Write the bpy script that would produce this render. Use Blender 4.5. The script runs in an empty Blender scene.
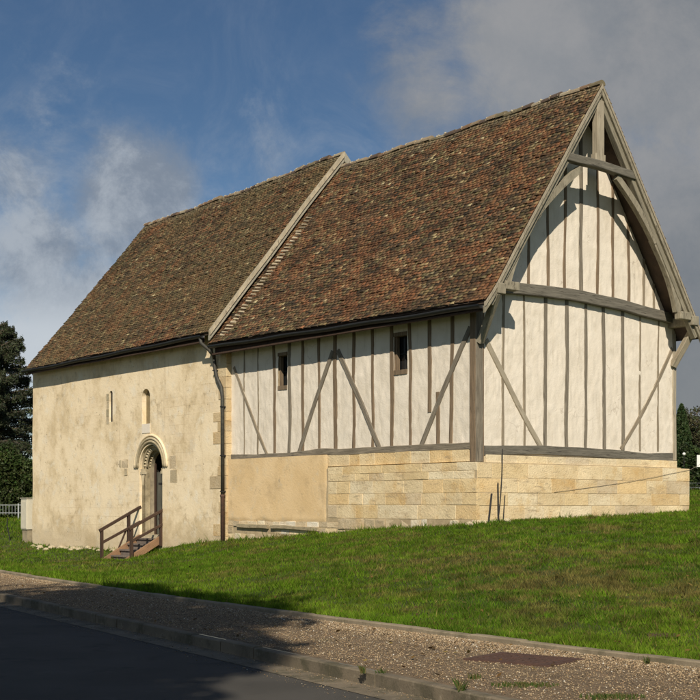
import bpy, math, random
import numpy as np
from mathutils import Vector, Matrix, noise as mn
R = math.radians
rng = np.random.default_rng(7); random.seed(7)
S = bpy.context.scene
COL = S.collection
EYE = 1.6

# ---------------------------------------------------------------- render / view
S.view_settings.view_transform = 'Standard'; S.view_settings.look = 'None'
S.view_settings.gamma = 1; S.view_settings.exposure = 0.0; S.view_settings.use_curve_mapping = False
S.render.engine = 'CYCLES'
S.cycles.max_bounces = 6; S.cycles.diffuse_bounces = 3; S.cycles.use_denoising = True

cam = bpy.data.cameras.new('camera'); co = bpy.data.objects.new('camera', cam); COL.objects.link(co)
co.location = (0, 0, EYE); co.rotation_euler = (R(90), 0, 0)
cam.sensor_width = 36; cam.lens = 36*1314/700; cam.shift_y = 155/700; cam.clip_end = 3000; cam.clip_start = .1
S.camera = co

SUN_EL = 37.0
SUN_AZ = -1.0          # degrees off straight behind the camera, negative = to the left
sdir = Vector((math.sin(R(SUN_AZ))*math.cos(R(SUN_EL)), -math.cos(R(SUN_AZ))*math.cos(R(SUN_EL)), math.sin(R(SUN_EL))))
sl = bpy.data.lights.new('sun', 'SUN'); sl.energy = 5.0; sl.angle = R(.5); sl.color = (1, .905, .76)
so = bpy.data.objects.new('sun', sl); COL.objects.link(so); so.rotation_euler = sdir.to_track_quat('Z', 'Y').to_euler()
so.location = (0, -20, 30)

# ---------------------------------------------------------------- node helpers
class NT:
    def __init__(s, tree): s.t = tree; tree.nodes.clear()
    def n(s, typ, **k):
        x = s.t.nodes.new(typ)
        for a, b in k.items():
            if a.startswith('i_'): x.inputs[int(a[2:]) if a[2:].isdigit() else a[2:].replace('_', ' ')].default_value = b
            else: setattr(x, a, b)
        return x
    def l(s, a, b): s.t.links.new(a, b)
    def math(s, op, a, b=None, clamp=False):
        m = s.n('ShaderNodeMath', operation=op, use_clamp=clamp)
        for i, v in enumerate((a, b)):
            if v is None: continue
            if isinstance(v, (int, float)): m.inputs[i].default_value = v
            else: s.l(v, m.inputs[i])
        return m.outputs[0]
    def mix(s, f, a, b, mode='MIX'):
        m = s.n('ShaderNodeMix', data_type='RGBA', blend_type=mode)
        for i, v in ((0, f), (6, a), (7, b)):
            if isinstance(v, (int, float)): m.inputs[i].default_value = v
            elif isinstance(v, (tuple, list)): m.inputs[i].default_value = tuple(v)[:3]+(1,)
            else: s.l(v, m.inputs[i])
        return m.outputs[2]
    def noise(s, vec, scale, detail=5, rough=.6, dist=0):
        x = s.n('ShaderNodeTexNoise'); x.inputs['Scale'].default_value = scale; x.inputs['Detail'].default_value = detail
        x.inputs['Roughness'].default_value = rough; x.inputs['Distortion'].default_value = dist
        if vec is not None: s.l(vec, x.inputs['Vector'])
        return x.outputs['Fac']
    def ramp(s, v, lo, hi, a=0., b=1.):
        m = s.n('ShaderNodeMapRange', interpolation_type='SMOOTHSTEP'); s.l(v, m.inputs[0])
        m.inputs[1].default_value = lo; m.inputs[2].default_value = hi; m.inputs[3].default_value = a; m.inputs[4].default_value = b
        return m.outputs[0]

def M(name, c1, c2, sc=4, rough=.9, layers=(), bump=.3, bsc=30, bdist=.01, stretch=(1, 1, 1), attr=False, spec=.3, metal=0, extra=None, trans=0):
    """layers: (colour, scale, lo, hi, strength)"""
    m = bpy.data.materials.new(name); m.use_nodes = True; N = NT(m.node_tree)
    out = N.n('ShaderNodeOutputMaterial'); p = N.n('ShaderNodeBsdfPrincipled'); N.l(p.outputs[0], out.inputs[0])
    tc = N.n('ShaderNodeTexCoord'); mp = N.n('ShaderNodeMapping'); N.l(tc.outputs['Object'], mp.inputs[0]); mp.inputs['Scale'].default_value = stretch
    v = mp.outputs[0]
    c = N.mix(N.ramp(N.noise(v, sc), .3, .7), c1, c2)
    for k, (lc, ls, lo, hi, st) in enumerate(layers):
        f = N.ramp(N.noise(v, ls, 7, .68, .05), lo, hi, 0, st)
        c = N.mix(f, c, lc)
    if attr:
        at = N.n('ShaderNodeAttribute', attribute_name='col'); c = N.mix(1.0, c, at.outputs['Color'], 'MULTIPLY')
    if extra: c = extra(N, v, c)
    N.l(c, p.inputs['Base Color'])
    p.inputs['Roughness'].default_value = rough; p.inputs['Metallic'].default_value = metal
    p.inputs['Specular IOR Level'].default_value = spec
    if bump:
        b = N.n('ShaderNodeBump'); b.inputs['Strength'].default_value = bump; b.inputs['Distance'].default_value = bdist
        N.l(N.noise(v, bsc, 6, .65), b.inputs['Height']); N.l(b.outputs[0], p.inputs['Normal'])
    if trans:
        tr = N.n('ShaderNodeBsdfTranslucent'); N.l(c, tr.inputs[0]); ms = N.n('ShaderNodeMixShader'); ms.inputs[0].default_value = trans
        N.l(p.outputs[0], ms.inputs[1]); N.l(tr.outputs[0], ms.inputs[2]); N.l(ms.outputs[0], out.inputs[0])
    return m

def woodmat(name, c1, c2, crack, smear=None, smear_c=(.62, .56, .44), rough=.85):
    L = [(tuple(x*.6 for x in c2), 2.2, .5, .66, .6), (crack, 7, .56, .64, .9), (tuple(min(1, x*1.35) for x in c1), 11, .6, .7, .5)]
    if smear: L.append((smear_c, 3.2, smear[0], smear[1], smear[2]))
    def ex(N, v, c):   # broad stains that do not follow the grain
        tc = N.n('ShaderNodeTexCoord'); f = N.ramp(N.noise(tc.outputs['Object'], 1.3, 4), .35, .7, .0, .5)
        return N.mix(f, c, tuple(x*.62 for x in c1))
    return M(name, c1, c2, sc=5, rough=rough, layers=L, bump=.8, bsc=9, bdist=.012, stretch=(6, 6, .3), extra=ex)

W_GREY = woodmat('weathered grey oak', (.29, .25, .19), (.135, .115, .085), (.06, .05, .04))
W_PALE = woodmat('pale weathered oak', (.44, .385, .285), (.33, .28, .20), (.14, .11, .08))
W_TRUSS = woodmat('truss oak', (.33, .295, .215), (.20, .18, .13), (.09, .075, .055))
W_BROWN = woodmat('brown oak', (.285, .205, .13), (.135, .10, .065), (.07, .05, .035), smear=(.62, .72, .35))
W_LIME = woodmat('limewashed oak', (.33, .27, .19), (.22, .18, .125), (.12, .10, .07), smear=(.54, .64, .85), smear_c=(.66, .595, .465))
W_DARK = woodmat('dark stained wood', (.085, .05, .033), (.055, .034, .024), (.02, .015, .012))
W_TREAD = woodmat('worn tread wood', (.23, .185, .15), (.16, .13, .11), (.05, .04, .03))
W_STRING = woodmat('stringer wood', (.34, .20, .11), (.25, .15, .085), (.1, .06, .04))
W_DOOR = woodmat('old grey door wood', (.13, .13, .105), (.08, .08, .065), (.02, .02, .02))

def plaster_extra(N, v, c):
    tc = N.n('ShaderNodeTexCoord'); mp = N.n('ShaderNodeMapping'); N.l(tc.outputs['Object'], mp.inputs[0]); mp.inputs['Scale'].default_value = (5, 5, .5)
    c = N.mix(N.ramp(N.noise(mp.outputs[0], 1.2, 5, .65), .52, .72, 0, .42), c, (.50, .43, .32))
    w = N.n('ShaderNodeTexNoise'); w.inputs['Scale'].default_value = 3; N.l(tc.outputs['Object'], w.inputs['Vector'])
    ad = N.n('ShaderNodeVectorMath', operation='MULTIPLY_ADD'); N.l(w.outputs['Color'], ad.inputs[0]); ad.inputs[1].default_value = (.5, .5, .5); N.l(tc.outputs['Object'], ad.inputs[2])
    vo = N.n('ShaderNodeTexVoronoi', feature='DISTANCE_TO_EDGE'); vo.inputs['Scale'].default_value = .8; N.l(ad.outputs[0], vo.inputs['Vector'])
    f = N.math('MULTIPLY', N.ramp(vo.outputs['Distance'], .002, .009, 1, 0), N.ramp(N.noise(tc.outputs['Object'], .7, 3), .5, .6, 0, .35))
    return N.mix(f, c, (.30, .24, .17))
P_LIME = M('lime plaster infill', (.79, .715, .60), (.72, .645, .53), sc=1.6, rough=.95,
           layers=[((.56, .49, .37), 2.2, .5, .75, .5), ((.80, .75, .64), 5, .58, .75, .6), ((.45, .38, .28), 9, .62, .76, .35), ((.34, .29, .22), 26, .66, .76, .3)], bump=.5, bsc=22, bdist=.014, extra=plaster_extra)
def choir_extra(N, v, c):
    tc = N.n('ShaderNodeTexCoord')
    # stained courses of the stone behind the thin wash: block pattern showing faintly in places
    mp = N.n('ShaderNodeMapping'); N.l(tc.outputs['Object'], mp.inputs[0]); mp.inputs['Rotation'].default_value = (0, R(90), R(90)) 
    sx = N.n('ShaderNodeSeparateXYZ'); N.l(tc.outputs['Object'], sx.inputs[0]); cb = N.n('ShaderNodeCombineXYZ')
    N.l(sx.outputs[1], cb.inputs[0]); N.l(sx.outputs[2], cb.inputs[1])
    wob = N.noise(tc.outputs['Object'], 1.5, 3)
    ad = N.n('ShaderNodeVectorMath', operation='SCALE'); 
    b = N.n('ShaderNodeTexBrick'); N.l(cb.outputs[0], b.inputs['Vector'])
    b.inputs['Scale'].default_value = 1.0; b.inputs['Brick Width'].default_value = .62; b.inputs['Row Height'].default_value = .30
    b.inputs['Mortar Size'].default_value = .012; b.inputs['Mortar Smooth'].default_value = .6
    b.inputs['Color1'].default_value = (1, 1, 1, 1); b.inputs['Color2'].default_value = (.86, .83, .80, 1); b.inputs['Mortar'].default_value = (.74, .70, .64, 1)
    f = N.ramp(N.noise(tc.outputs['Object'], .55, 4, .6), .46, .66, 0, .75)
    c = N.mix(f, c, N.mix(1.0, c, b.outputs['Color'], 'MULTIPLY'))
    # dark pitting
    mq = N.n('ShaderNodeMapping'); N.l(tc.outputs['Object'], mq.inputs[0]); mq.inputs['Scale'].default_value = (2, 2, .35)
    c = N.mix(N.ramp(N.noise(mq.outputs[0], 1.4, 6, .7), .55, .75, 0, .5), c, (.47, .36, .22))
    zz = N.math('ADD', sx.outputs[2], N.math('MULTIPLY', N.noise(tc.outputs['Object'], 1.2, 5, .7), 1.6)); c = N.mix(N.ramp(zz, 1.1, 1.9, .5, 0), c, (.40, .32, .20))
    vo = N.n('ShaderNodeTexVoronoi'); vo.inputs['Scale'].default_value = 5.5; N.l(tc.outputs['Object'], vo.inputs['Vector'])
    pit = N.math('MULTIPLY', N.ramp(vo.outputs['Distance'], .05, .16, 1, 0), N.ramp(N.noise(tc.outputs['Object'], 1.1, 3), .5, .62, 0, .8))
    c = N.mix(pit, c, (.22, .16, .09))
    return c
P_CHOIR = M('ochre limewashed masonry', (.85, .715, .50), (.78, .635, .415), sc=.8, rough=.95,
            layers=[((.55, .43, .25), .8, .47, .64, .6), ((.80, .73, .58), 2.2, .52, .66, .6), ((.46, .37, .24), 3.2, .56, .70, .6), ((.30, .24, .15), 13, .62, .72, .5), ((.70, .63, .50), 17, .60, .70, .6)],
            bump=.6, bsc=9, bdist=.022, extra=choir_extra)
P_OCHRE = M('ochre render', (.76, .57, .33), (.68, .49, .26), sc=1.1, rough=.95,
            layers=[((.47, .345, .19), 1.3, .48, .68, .6), ((.64, .53, .36), 3.5, .54, .7, .6), ((.26, .21, .14), 4, .60, .72, .5), ((.35, .28, .18), 14, .6, .72, .5)], bump=.7, bsc=18, bdist=.015)
def stone_extra(N, v, c):
    tc = N.n('ShaderNodeTexCoord'); o = tc.outputs['Object']; mp = N.n('ShaderNodeMapping'); N.l(o, mp.inputs[0]); mp.inputs['Scale'].default_value = (1, 1, 3.5)
    c = N.mix(N.ramp(N.noise(mp.outputs[0], 1.3, 7, .7), .5, .66, 0, .5), c, (.50, .37, .21))
    c = N.mix(N.ramp(N.noise(mp.outputs[0], 2.6, 7, .75), .57, .68, 0, .55), c, (.30, .25, .17))
    vo = N.n('ShaderNodeTexVoronoi'); vo.inputs['Scale'].default_value = 16; N.l(o, vo.inputs['Vector'])
    return N.mix(N.math('MULTIPLY', N.ramp(vo.outputs['Distance'], .08, .25, 1, 0), N.ramp(N.noise(o, 2.5, 3), .5, .6, 0, .7)), c, (.24, .19, .12))
STONE = M('limestone', (1, 1, 1), (.88, .86, .82), sc=2, rough=.92, attr=True,
          layers=[((.80, .68, .50), 1.7, .5, .68, .7), ((.60, .50, .37), 4, .58, .74, .5), ((1.15, 1.12, 1.1), 3, .56, .7, .6), ((.45, .40, .33), 15, .60, .72, .55)], bump=1, bsc=20, bdist=.02, extra=stone_extra)
MORTAR = M('pale mortar', (.50, .40, .25), (.36, .28, .17), sc=5, bump=.5, bsc=30, bdist=.01)
STONE_P = M('carved limestone', (.56, .485, .335), (.42, .35, .225), sc=2.5, rough=.92,
            layers=[((.28, .24, .17), 6, .56, .72, .6), ((.66, .61, .5), 9, .6, .74, .5)], bump=.5, bsc=20, bdist=.012)
STONE_D = M('stained limestone', (.36, .30, .20), (.25, .21, .145), sc=4, rough=.95,
            layers=[((.15, .13, .09), 8, .56, .7, .5)], bump=.6, bsc=22, bdist=.012)
STONE_W = M('weathered carved stone', (.42, .35, .225), (.27, .22, .135), sc=3, rough=.95, layers=[((.14, .12, .08), 5, .52, .68, .7), ((.62, .56, .43), 8, .6, .72, .5)], bump=.9, bsc=18, bdist=.02)
SHADEIN = M('painted interior shade', (.05, .042, .03), (.03, .026, .02), sc=3)  # near-black colour standing in for the shade inside the doorway
TILE = M('clay tile', (1, 1, 1), (.80, .78, .76), sc=9, rough=.9, attr=True,
         layers=[((.62, .62, .5), 16, .58, .7, .5)], bump=.5, bsc=45, bdist=.006)
ROOFDARK = M('old battens', (.10, .07, .05), (.07, .05, .04), sc=5)
ZINC = M('dark zinc', (.026, .027, .026), (.018, .018, .018), sc=6, rough=.55, spec=.5, metal=.2, bump=.1)
PIPE = M('patinated pipe', (.062, .060, .045), (.038, .034, .028), sc=8, rough=.6, spec=.4, bump=.2)
IRON = M('rusty cast iron', (.115, .065, .045), (.07, .045, .035), sc=12, rough=.8, bump=.4)
DARKIRON = M('dark iron', (.03, .028, .026), (.02, .02, .02), sc=12, rough=.7, bump=.2)
GLASS = M('dark window glass', (.02, .022, .024), (.012, .013, .014), sc=3, rough=.25, spec=.5, bump=.05)
ASPH = M('asphalt', (.082, .076, .066), (.062, .058, .050), sc=.8, rough=.9, spec=.2, layers=[((.10, .098, .095), 170, .60, .70, .6), ((.030, .029, .028), 1.3, .55, .68, .6), ((.11, .105, .09), .9, .6, .66, .35), ((.02, .02, .02), 90, .6, .7, .7)], bump=.8, bsc=140, bdist=.006)
GRAVB = M('gravel bed', (.245, .175, .105), (.14, .10, .06), sc=6, rough=.95, layers=[((.34, .28, .20), 60, .55, .65, .7), ((.055, .045, .035), 45, .58, .68, .6), ((.08, .085, .04), 1.1, .6, .74, .6)], bump=1, bsc=60, bdist=.02)
PEB = M('pebble', (1, 1, 1), (.85, .83, .8), sc=20, rough=.8, attr=True, bump=.2)
CONC2 = M('worn inner kerb concrete', (.31, .255, .175), (.22, .18, .12), sc=2, rough=.9, layers=[((.10, .09, .05), 2.6, .5, .68, .6), ((.40, .34, .24), 12, .58, .7, .5), ((.06, .05, .03), 30, .6, .7, .5)], bump=.6, bsc=50, bdist=.008)
CONC = M('kerb concrete', (.21, .17, .115), (.14, .115, .08), sc=2, rough=.9, layers=[((.07, .065, .038), 2.6, .46, .64, .75), ((.33, .28, .2), 12, .58, .7, .5), ((.05, .045, .03), 30, .58, .7, .6)], bump=.6, bsc=50, bdist=.008)
SOIL = M('turf soil', (.055, .080, .012), (.045, .055, .014), sc=.8, rough=1, layers=[((.12, .09, .05), .5, .52, .7, .5)], bump=.6, bsc=20, bdist=.03)
BLADE = M('grass blade', (1, 1, 1), (.9, .9, .9), sc=3, rough=.8, attr=True, bump=0, trans=.25, spec=.1)
LEAF = M('foliage', (1, 1, 1), (.85, .88, .8), sc=2, rough=.6, attr=True, bump=0, trans=.18)
BARK = M('bark', (.11, .085, .06), (.07, .055, .04), sc=6, bump=.8, bsc=20, bdist=.02, stretch=(3, 3, .8))
WPAINT = M('cream painted metal', (.62, .58, .46), (.56, .52, .41), sc=4, rough=.6, bump=.1)
GALV = M('galvanised metal', (.40, .42, .42), (.32, .34, .34), sc=9, rough=.5, metal=.3, bump=.1)
RUST = M('rusty cover', (.105, .058, .042), (.075, .045, .034), sc=14, rough=.85, layers=[((.16, .12, .09), 25, .6, .7, .5)], bump=.8, bsc=60, bdist=.006)
SIGNW = M('white sign paint', (.78, .78, .74), (.72, .72, .68), sc=3, rough=.5, bump=.05)
CABLE = M('old cable', (.34, .28, .20), (.24, .20, .15), sc=10, rough=.7, bump=.1)

# ---------------------------------------------------------------- object helpers
def tag(o, label=None, cat=None, group=None, kind=None):
    if label: o['label'] = label
    if cat: o['category'] = cat
    if group: o['group'] = group
    if kind: o['kind'] = kind
    return o
def empty(name, loc=(0, 0, 0), rz=0, parent=None):
    o = bpy.data.objects.new(name, None); COL.objects.link(o); o.location = loc; o.rotation_euler = (0, 0, rz); o.parent = parent
    o.empty_display_size = .3
    return o
def mesh(name, verts, faces, mat, parent=None, col=None, smooth=False, loc=None):
    me = bpy.data.meshes.new(name)
    if isinstance(verts, np.ndarray):
        f = np.asarray(faces, dtype=np.int32); k = f.shape[1]
        me.vertices.add(len(verts)); me.vertices.foreach_set('co', verts.astype(np.float32).ravel())
        me.loops.add(f.size); me.loops.foreach_set('vertex_index', f.ravel())
        me.polygons.add(len(f)); me.polygons.foreach_set('loop_start', np.arange(0, f.size, k, dtype=np.int32))
        me.polygons.foreach_set('loop_total', np.full(len(f), k, dtype=np.int32)); me.update(calc_edges=True)
    else: me.from_pydata([tuple(v) for v in verts], [], faces); me.update()
    if col is not None:
        a = me.attributes.new('col', 'FLOAT_COLOR', 'POINT'); c = np.ones((len(me.vertices), 4), np.float32); c[:, :3] = col; a.data.foreach_set('color', c.ravel())
    if smooth: me.polygons.foreach_set('use_smooth', np.ones(len(me.polygons), bool))
    me.materials.append(mat)
    o = bpy.data.objects.new(name, me); COL.objects.link(o); o.parent = parent
    if loc is not None: o.location = loc
    return o
class MB:
    def __init__(s): s.v = []; s.f = []; s.c = []
    def add(s, V, Fc, col=None):
        b = len(s.v); s.v += [tuple(v) for v in V]; s.f += [tuple(b+i for i in f) for f in Fc]; s.c += [col or (1, 1, 1)]*len(V)
    def box(s, p0, p1, col=None):
        (a, b, c), (d, e, f) = p0, p1
        s.add([(a, b, c), (d, b, c), (d, e, c), (a, e, c), (a, b, f), (d, b, f), (d, e, f), (a, e, f)],
              [(0, 3, 2, 1), (4, 5, 6, 7), (0, 1, 5, 4), (1, 2, 6, 5), (2, 3, 7, 6), (3, 0, 4, 7)], col)
    def tube(s, pts, r, n=8, col=None, caps=True):
        pts = [Vector(p) for p in pts]; V = []; rs = r if isinstance(r, (list, tuple)) else [r]*len(pts)
        up = Vector((0, 0, 1)); prev = None
        for i, p in enumerate(pts):
            t = (pts[min(i+1, len(pts)-1)]-pts[max(i-1, 0)]).normalized()
            a = prev - t*prev.dot(t) if prev is not None else (up.cross(t) if abs(t.z) < .95 else Vector((1, 0, 0)).cross(t))
            a.normalize(); prev = a; b = t.cross(a)
            for k in range(n):
                g = 2*math.pi*k/n; V.append(p+(a*math.cos(g)+b*math.sin(g))*rs[i])
        F_ = [(i*n+k, i*n+(k+1) % n, (i+1)*n+(k+1) % n, (i+1)*n+k) for i in range(len(pts)-1) for k in range(n)]
        if caps: F_ += [tuple(range(n))[::-1], tuple((len(pts)-1)*n+k for k in range(n))]
        s.add(V, F_, col)
    def build(s, name, mat, parent=None, smooth=False): return mesh(name, s.v, s.f, mat, parent, np.array(s.c, np.float32), smooth)

def beam(name, p0, p1, w, d, nrm, mat, parent, wob=.012, bow=0., seed=None, taper=0, ends=None):
    """a hewn timber from p0 to p1 (centre line of the FRONT face); w across, d deep, nrm = outward normal; own local Z runs along the grain"""
    p0, p1, nrm = Vector(p0), Vector(p1), Vector(nrm); z = (p1-p0); L = z.length; z.normalize()
    n = (nrm-z*nrm.dot(z)).normalized(); x = n.cross(z)
    sd = random.random()*100 if seed is None else seed
    k = max(3, int(L/.3)); ch = min(.012, w*.12)
    prof = [(-.5, -1, 0, 0), (-.5, 0, 0, -ch), (-.5, 0, ch, 0), (.5, 0, -ch, 0), (.5, 0, 0, -ch), (.5, -1, 0, 0)]
    V = []
    for i in range(k+1):
        t = i/k; q = t*L
        ox = wob*mn.noise((sd, q*.7, 0))*1.6 + bow*math.sin(math.pi*t)
        ww = w*(1-taper*t) + wob*1.2*mn.noise((sd+9, q*1.1, 3)); oo = wob*.35*mn.noise((sd+5, q*1.3, 7))
        for (a, b, ca, cb) in prof: V.append((a*ww+ca+ox, b*d+cb+oo+.0, q))
    m = len(prof); F_ = [(i*m+j, i*m+(j+1) % m, (i+1)*m+(j+1) % m, (i+1)*m+j) for i in range(k) for j in range(m)]
    F_ += [tuple(range(m))[::-1], tuple(k*m+j for j in range(m))]
    o = mesh(name, V, F_, mat, parent)
    mt = Matrix((x, n, z)).transposed(); o.rotation_mode = 'QUATERNION'; o.rotation_quaternion = mt.to_quaternion(); o.location = p0
    return o

# ---------------------------------------------------------------- kerb / terrain frame
DIR = np.array([.8, .6]); PER = np.array([.6, -.8])
def gz(px, py, z):
    Y = (EYE-z)*1314/(py-505); return ((px-350)/1314*Y, Y)
def ab(p): return (p[0]*PER[0]+p[1]*PER[1], p[0]*DIR[0]+p[1]*DIR[1])
def curve_of(pts, z):
    q = sorted(ab(gz(x, y, z)) for x, y in pts); a = np.array([t[0] for t in q]); b = np.array([t[1] for t in q])
    c = np.polyfit(a, b, 2); a0, a1 = a[0], a[-1]
    def f(A):
        A = np.asarray(A, float); C = np.clip(A, a0, a1); return np.polyval(c, C)+(2*c[0]*C+c[1])*(A-C)
    return f
K_in = curve_of([(0, 571), (70, 580), (140, 590), (210, 601), (280, 610.5), (350, 621), (420, 629.5), (490, 636.5), (560, 644), (630, 652), (700, 661)], .20)
K_out = curve_of([(0, 593), (60, 604), (140, 622), (210, 637), (280, 651), (350, 666), (420, 680), (460, 688), (490, 694)], .13)
def W(a, b): return (a*PER[0]+b*DIR[0], a*PER[1]+b*DIR[1])

TH = math.atan2(.6232, .782); O = (3.069, 32.0)
def l2w(x, y): return (O[0]+x*.782-y*.6232, O[1]+x*.6232+y*.782)
def w2l(X, Y):
    dx, dy = X-O[0], Y-O[1]; return dx*.782+dy*.6232, -dx*.6232+dy*.782
pts = []
for (y, z) in ((-.24, 1.12), (1.5, 1.04), (2.72, .98), (5.69, .82), (7.57, .68), (10.71, .53), (12.6, .36), (14.3, .14), (16.8, -.03), (20, .02), (24.5, .10)): pts.append(l2w(-.12, y)+(z,))
for (x, z) in ((1.42, 1.2), (2.89, 1.24), (5.24, 1.31), (8.17, 1.40)): pts.append(l2w(x, -.15)+(z,))
for (x, y, z) in ((-1.75, 15.4, -.36), (-2.2, 16.5, -.36), (-2.4, 14.0, -.26), (-1.2, 17.2, -.22), (-3.2, 15, -.36), (-4.5, 18, -.30), (-1.0, 14.0, -.02), (-1.2, 12.5, .20), (-1.2, 22, -.12), (-7.0, 12.0, -.16), (-6.0, 15.5, -.22), (-9.5, 15, -.05), (-7, 20, -.15), (-5, 10, -.0), (4, 5, 1.2), (4, 12, .9), (9, 6, 1.5), (4, 20, .5), (9, 20, 1.0), (-1, 20, -.08), (12, 0, 1.45), (10, -5, 1.15)): pts.append(l2w(x, y)+(z,))
for A in np.arange(-40, -2, 4.0):
    x, y = W(A, float(K_in(A))); pts.append((x, y, .185))
for (px, Y, z) in ((15, 55, .62), (5, 75, 1.15), (-150, 60, .6), (695, 70, 2.35), (695, 50, 1.75), (900, 60, 2.2), (350, 90, 2.0), (695, 95, 2.6), (0, 110, 1.5)): pts.append(((px-350)/1314*Y, Y, z))
pts += [(3.7, 24, .84), (7.5, 24, .92), (0, 25, .60), (5.0, 19, .58), (9.5, 17, .6), (14, 14, .5), (8, 11, .25)]
for (px, Y, z) in ((98, 28, .10), (98, 33, -.09), (60, 28, .10), (60, 33, -.09), (131, 29, .13), (131, 35, .0), (10, 29, .10), (10, 34, -.09), (-60, 33, -.05), (98, 37, -.20), (60, 38, -.24)): pts.append(((px-350)/1314*Y, Y, z))
PT = np.array(pts); 
def phi(r): return np.where(r > 0, r*r*np.log(np.maximum(r, 1e-6)), 0.0)
n_ = len(PT); Kmat = phi(np.hypot(PT[:, None, 0]-PT[None, :, 0], PT[:, None, 1]-PT[None, :, 1])) + np.eye(n_)*.03
Pm = np.c_[np.ones(n_), PT[:, :2]]; Am = np.block([[Kmat, Pm], [Pm.T, np.zeros((3, 3))]])
wts = np.linalg.solve(Am, np.r_[PT[:, 2], 0, 0, 0])
def terr(X, Y):
    X = np.asarray(X, float); Y = np.asarray(Y, float); sh = X.shape; X = X.ravel(); Y = Y.ravel(); out = np.empty(len(X))
    for i in range(0, len(X), 20000):
        x, y = X[i:i+20000], Y[i:i+20000]
        r = np.hypot(x[:, None]-PT[None, :, 0], y[:, None]-PT[None, :, 1]); z = phi(r)@wts[:n_]+wts[n_]+wts[n_+1]*x+wts[n_+2]*y
        d = np.hypot(x, y-35); t = np.clip((d-45)/40, 0, 1); far = 2.1+0*x
        far = np.where(x < 0, 1.6, 2.4); z = np.clip(z, -.6, 3.0); z = z*(1-t*t*(3-2*t))+far*(t*t*(3-2*t))
        A = x*PER[0]+y*PER[1]; v = x*DIR[0]+y*DIR[1]-K_in(A); e = np.clip(v/1.6, 0, 1)
        z = .175*(1-e)+z*e
        out[i:i+20000] = z
    # small lumps
    lum = .012*(np.sin(X*5.3+3*np.sin(Y*2.1))*np.sin(Y*4.1+2*np.sin(X*1.9)))+.026*np.sin(X*1.7+np.sin(Y*1.1)*2)*np.sin(Y*1.3+1)+.012*np.sin(X*3.1+2)*np.sin(Y*2.7+X)
    return (out+lum*np.clip((X*DIR[0]+Y*DIR[1]-K_in(X*PER[0]+Y*PER[1]))/1.5, 0, 1)).reshape(sh)

# grassy bank sheet (from the inner kerb outwards to the horizon)
aa = np.r_[-900, -500, -300, -200, -150, -120, -100, -90, np.arange(-82, -45, .8), np.arange(-45, 4, .45), 6, 10, 20, 40, 80, 200, 500, 900]
vv = np.r_[.0, .1, .25, np.arange(.5, 32, .45), np.arange(32, 62, .9), 66, 70, 85, 110, 150, 220, 400, 900, 1500]
AA, VV = np.meshgrid(aa, vv, indexing='ij'); BB = K_in(AA)+VV+.05; XX = AA*PER[0]+BB*DIR[0]; YY = AA*PER[1]+BB*DIR[1]
ZZ = terr(XX, YY)
def gridfaces(n, m): 
    i, j = np.meshgrid(np.arange(n-1), np.arange(m-1), indexing='ij'); q = (i*m+j).ravel(); return np.c_[q, q+m, q+m+1, q+1]
tag(mesh('ground', np.c_[XX.ravel(), YY.ravel(), ZZ.ravel()], gridfaces(*XX.shape), SOIL, smooth=True), kind='structure')

aS = np.r_[-900, -300, -120, -60, np.arange(-50, 6, .5), 10, 30, 100, 300, 900]
def strip(name, f0, f1, z0, z1, mat, nseg=1):
    V = []
    for k in range(nseg+1):
        t = k/nseg; b = f0(aS)*(1-t)+f1(aS)*t; V.append(np.c_[aS*PER[0]+b*DIR[0], aS*PER[1]+b*DIR[1], np.full(len(aS), z0*(1-t)+z1*t)])
    V = np.concatenate(V); return tag(mesh(name, V, gridfaces(nseg+1, len(aS))[:, ::-1], mat), kind='structure')
off = lambda f, d: (lambda a: f(a)+d)
strip('road', off(K_out, -7.5), off(K_out, -.36), 0, 0, ASPH)
strip('gravel_path', off(K_out, .05), off(K_in, -.02), .122, .150, GRAVB, 3)
strip('roadside', off(K_out, -900), off(K_out, -7.5), .1, .02, SOIL)

def kerbs(name, f, d0, d1, zt, zb, mat, L=1.0):
    mb = MB(); a = -60.
    while a < 6:
        l = L*.985; z = zt+random.uniform(-.006, .006); o_ = random.uniform(-.006, .006)
        q = []
        for A in (a, a+l):
            b = float(f(A)); q.append((A, b))
        (a0, b0), (a1, b1) = q; c = .012
        P = []
        for (A, b) in q:
            for (dd, zz) in ((d0, zb), (d0, z-c), (d0+c, z), (d1-c, z), (d1, z-c), (d1, zb)):
                x, y = W(A, b+dd+o_); P.append((x, y, zz))
        mb.add(P, [(i, (i+1) % 6, 6+(i+1) % 6, 6+i) for i in range(6)]+[(5, 4, 3, 2, 1, 0), (6, 7, 8, 9, 10, 11)])
        a += L*random.choice((1, 1, 1, .98))
    return tag(mb.build(name, mat), kind='structure')
kerbs('verge_kerb', K_in, -.05, .07, .20, -.05, CONC2, .8)
kerbs('kerb', K_out, -.08, .04, .13, -.1, CONC, .8)
strip('gutter_channel', off(K_out, -.40), off(K_out, -.09), .004, .012, CONC)

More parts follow.
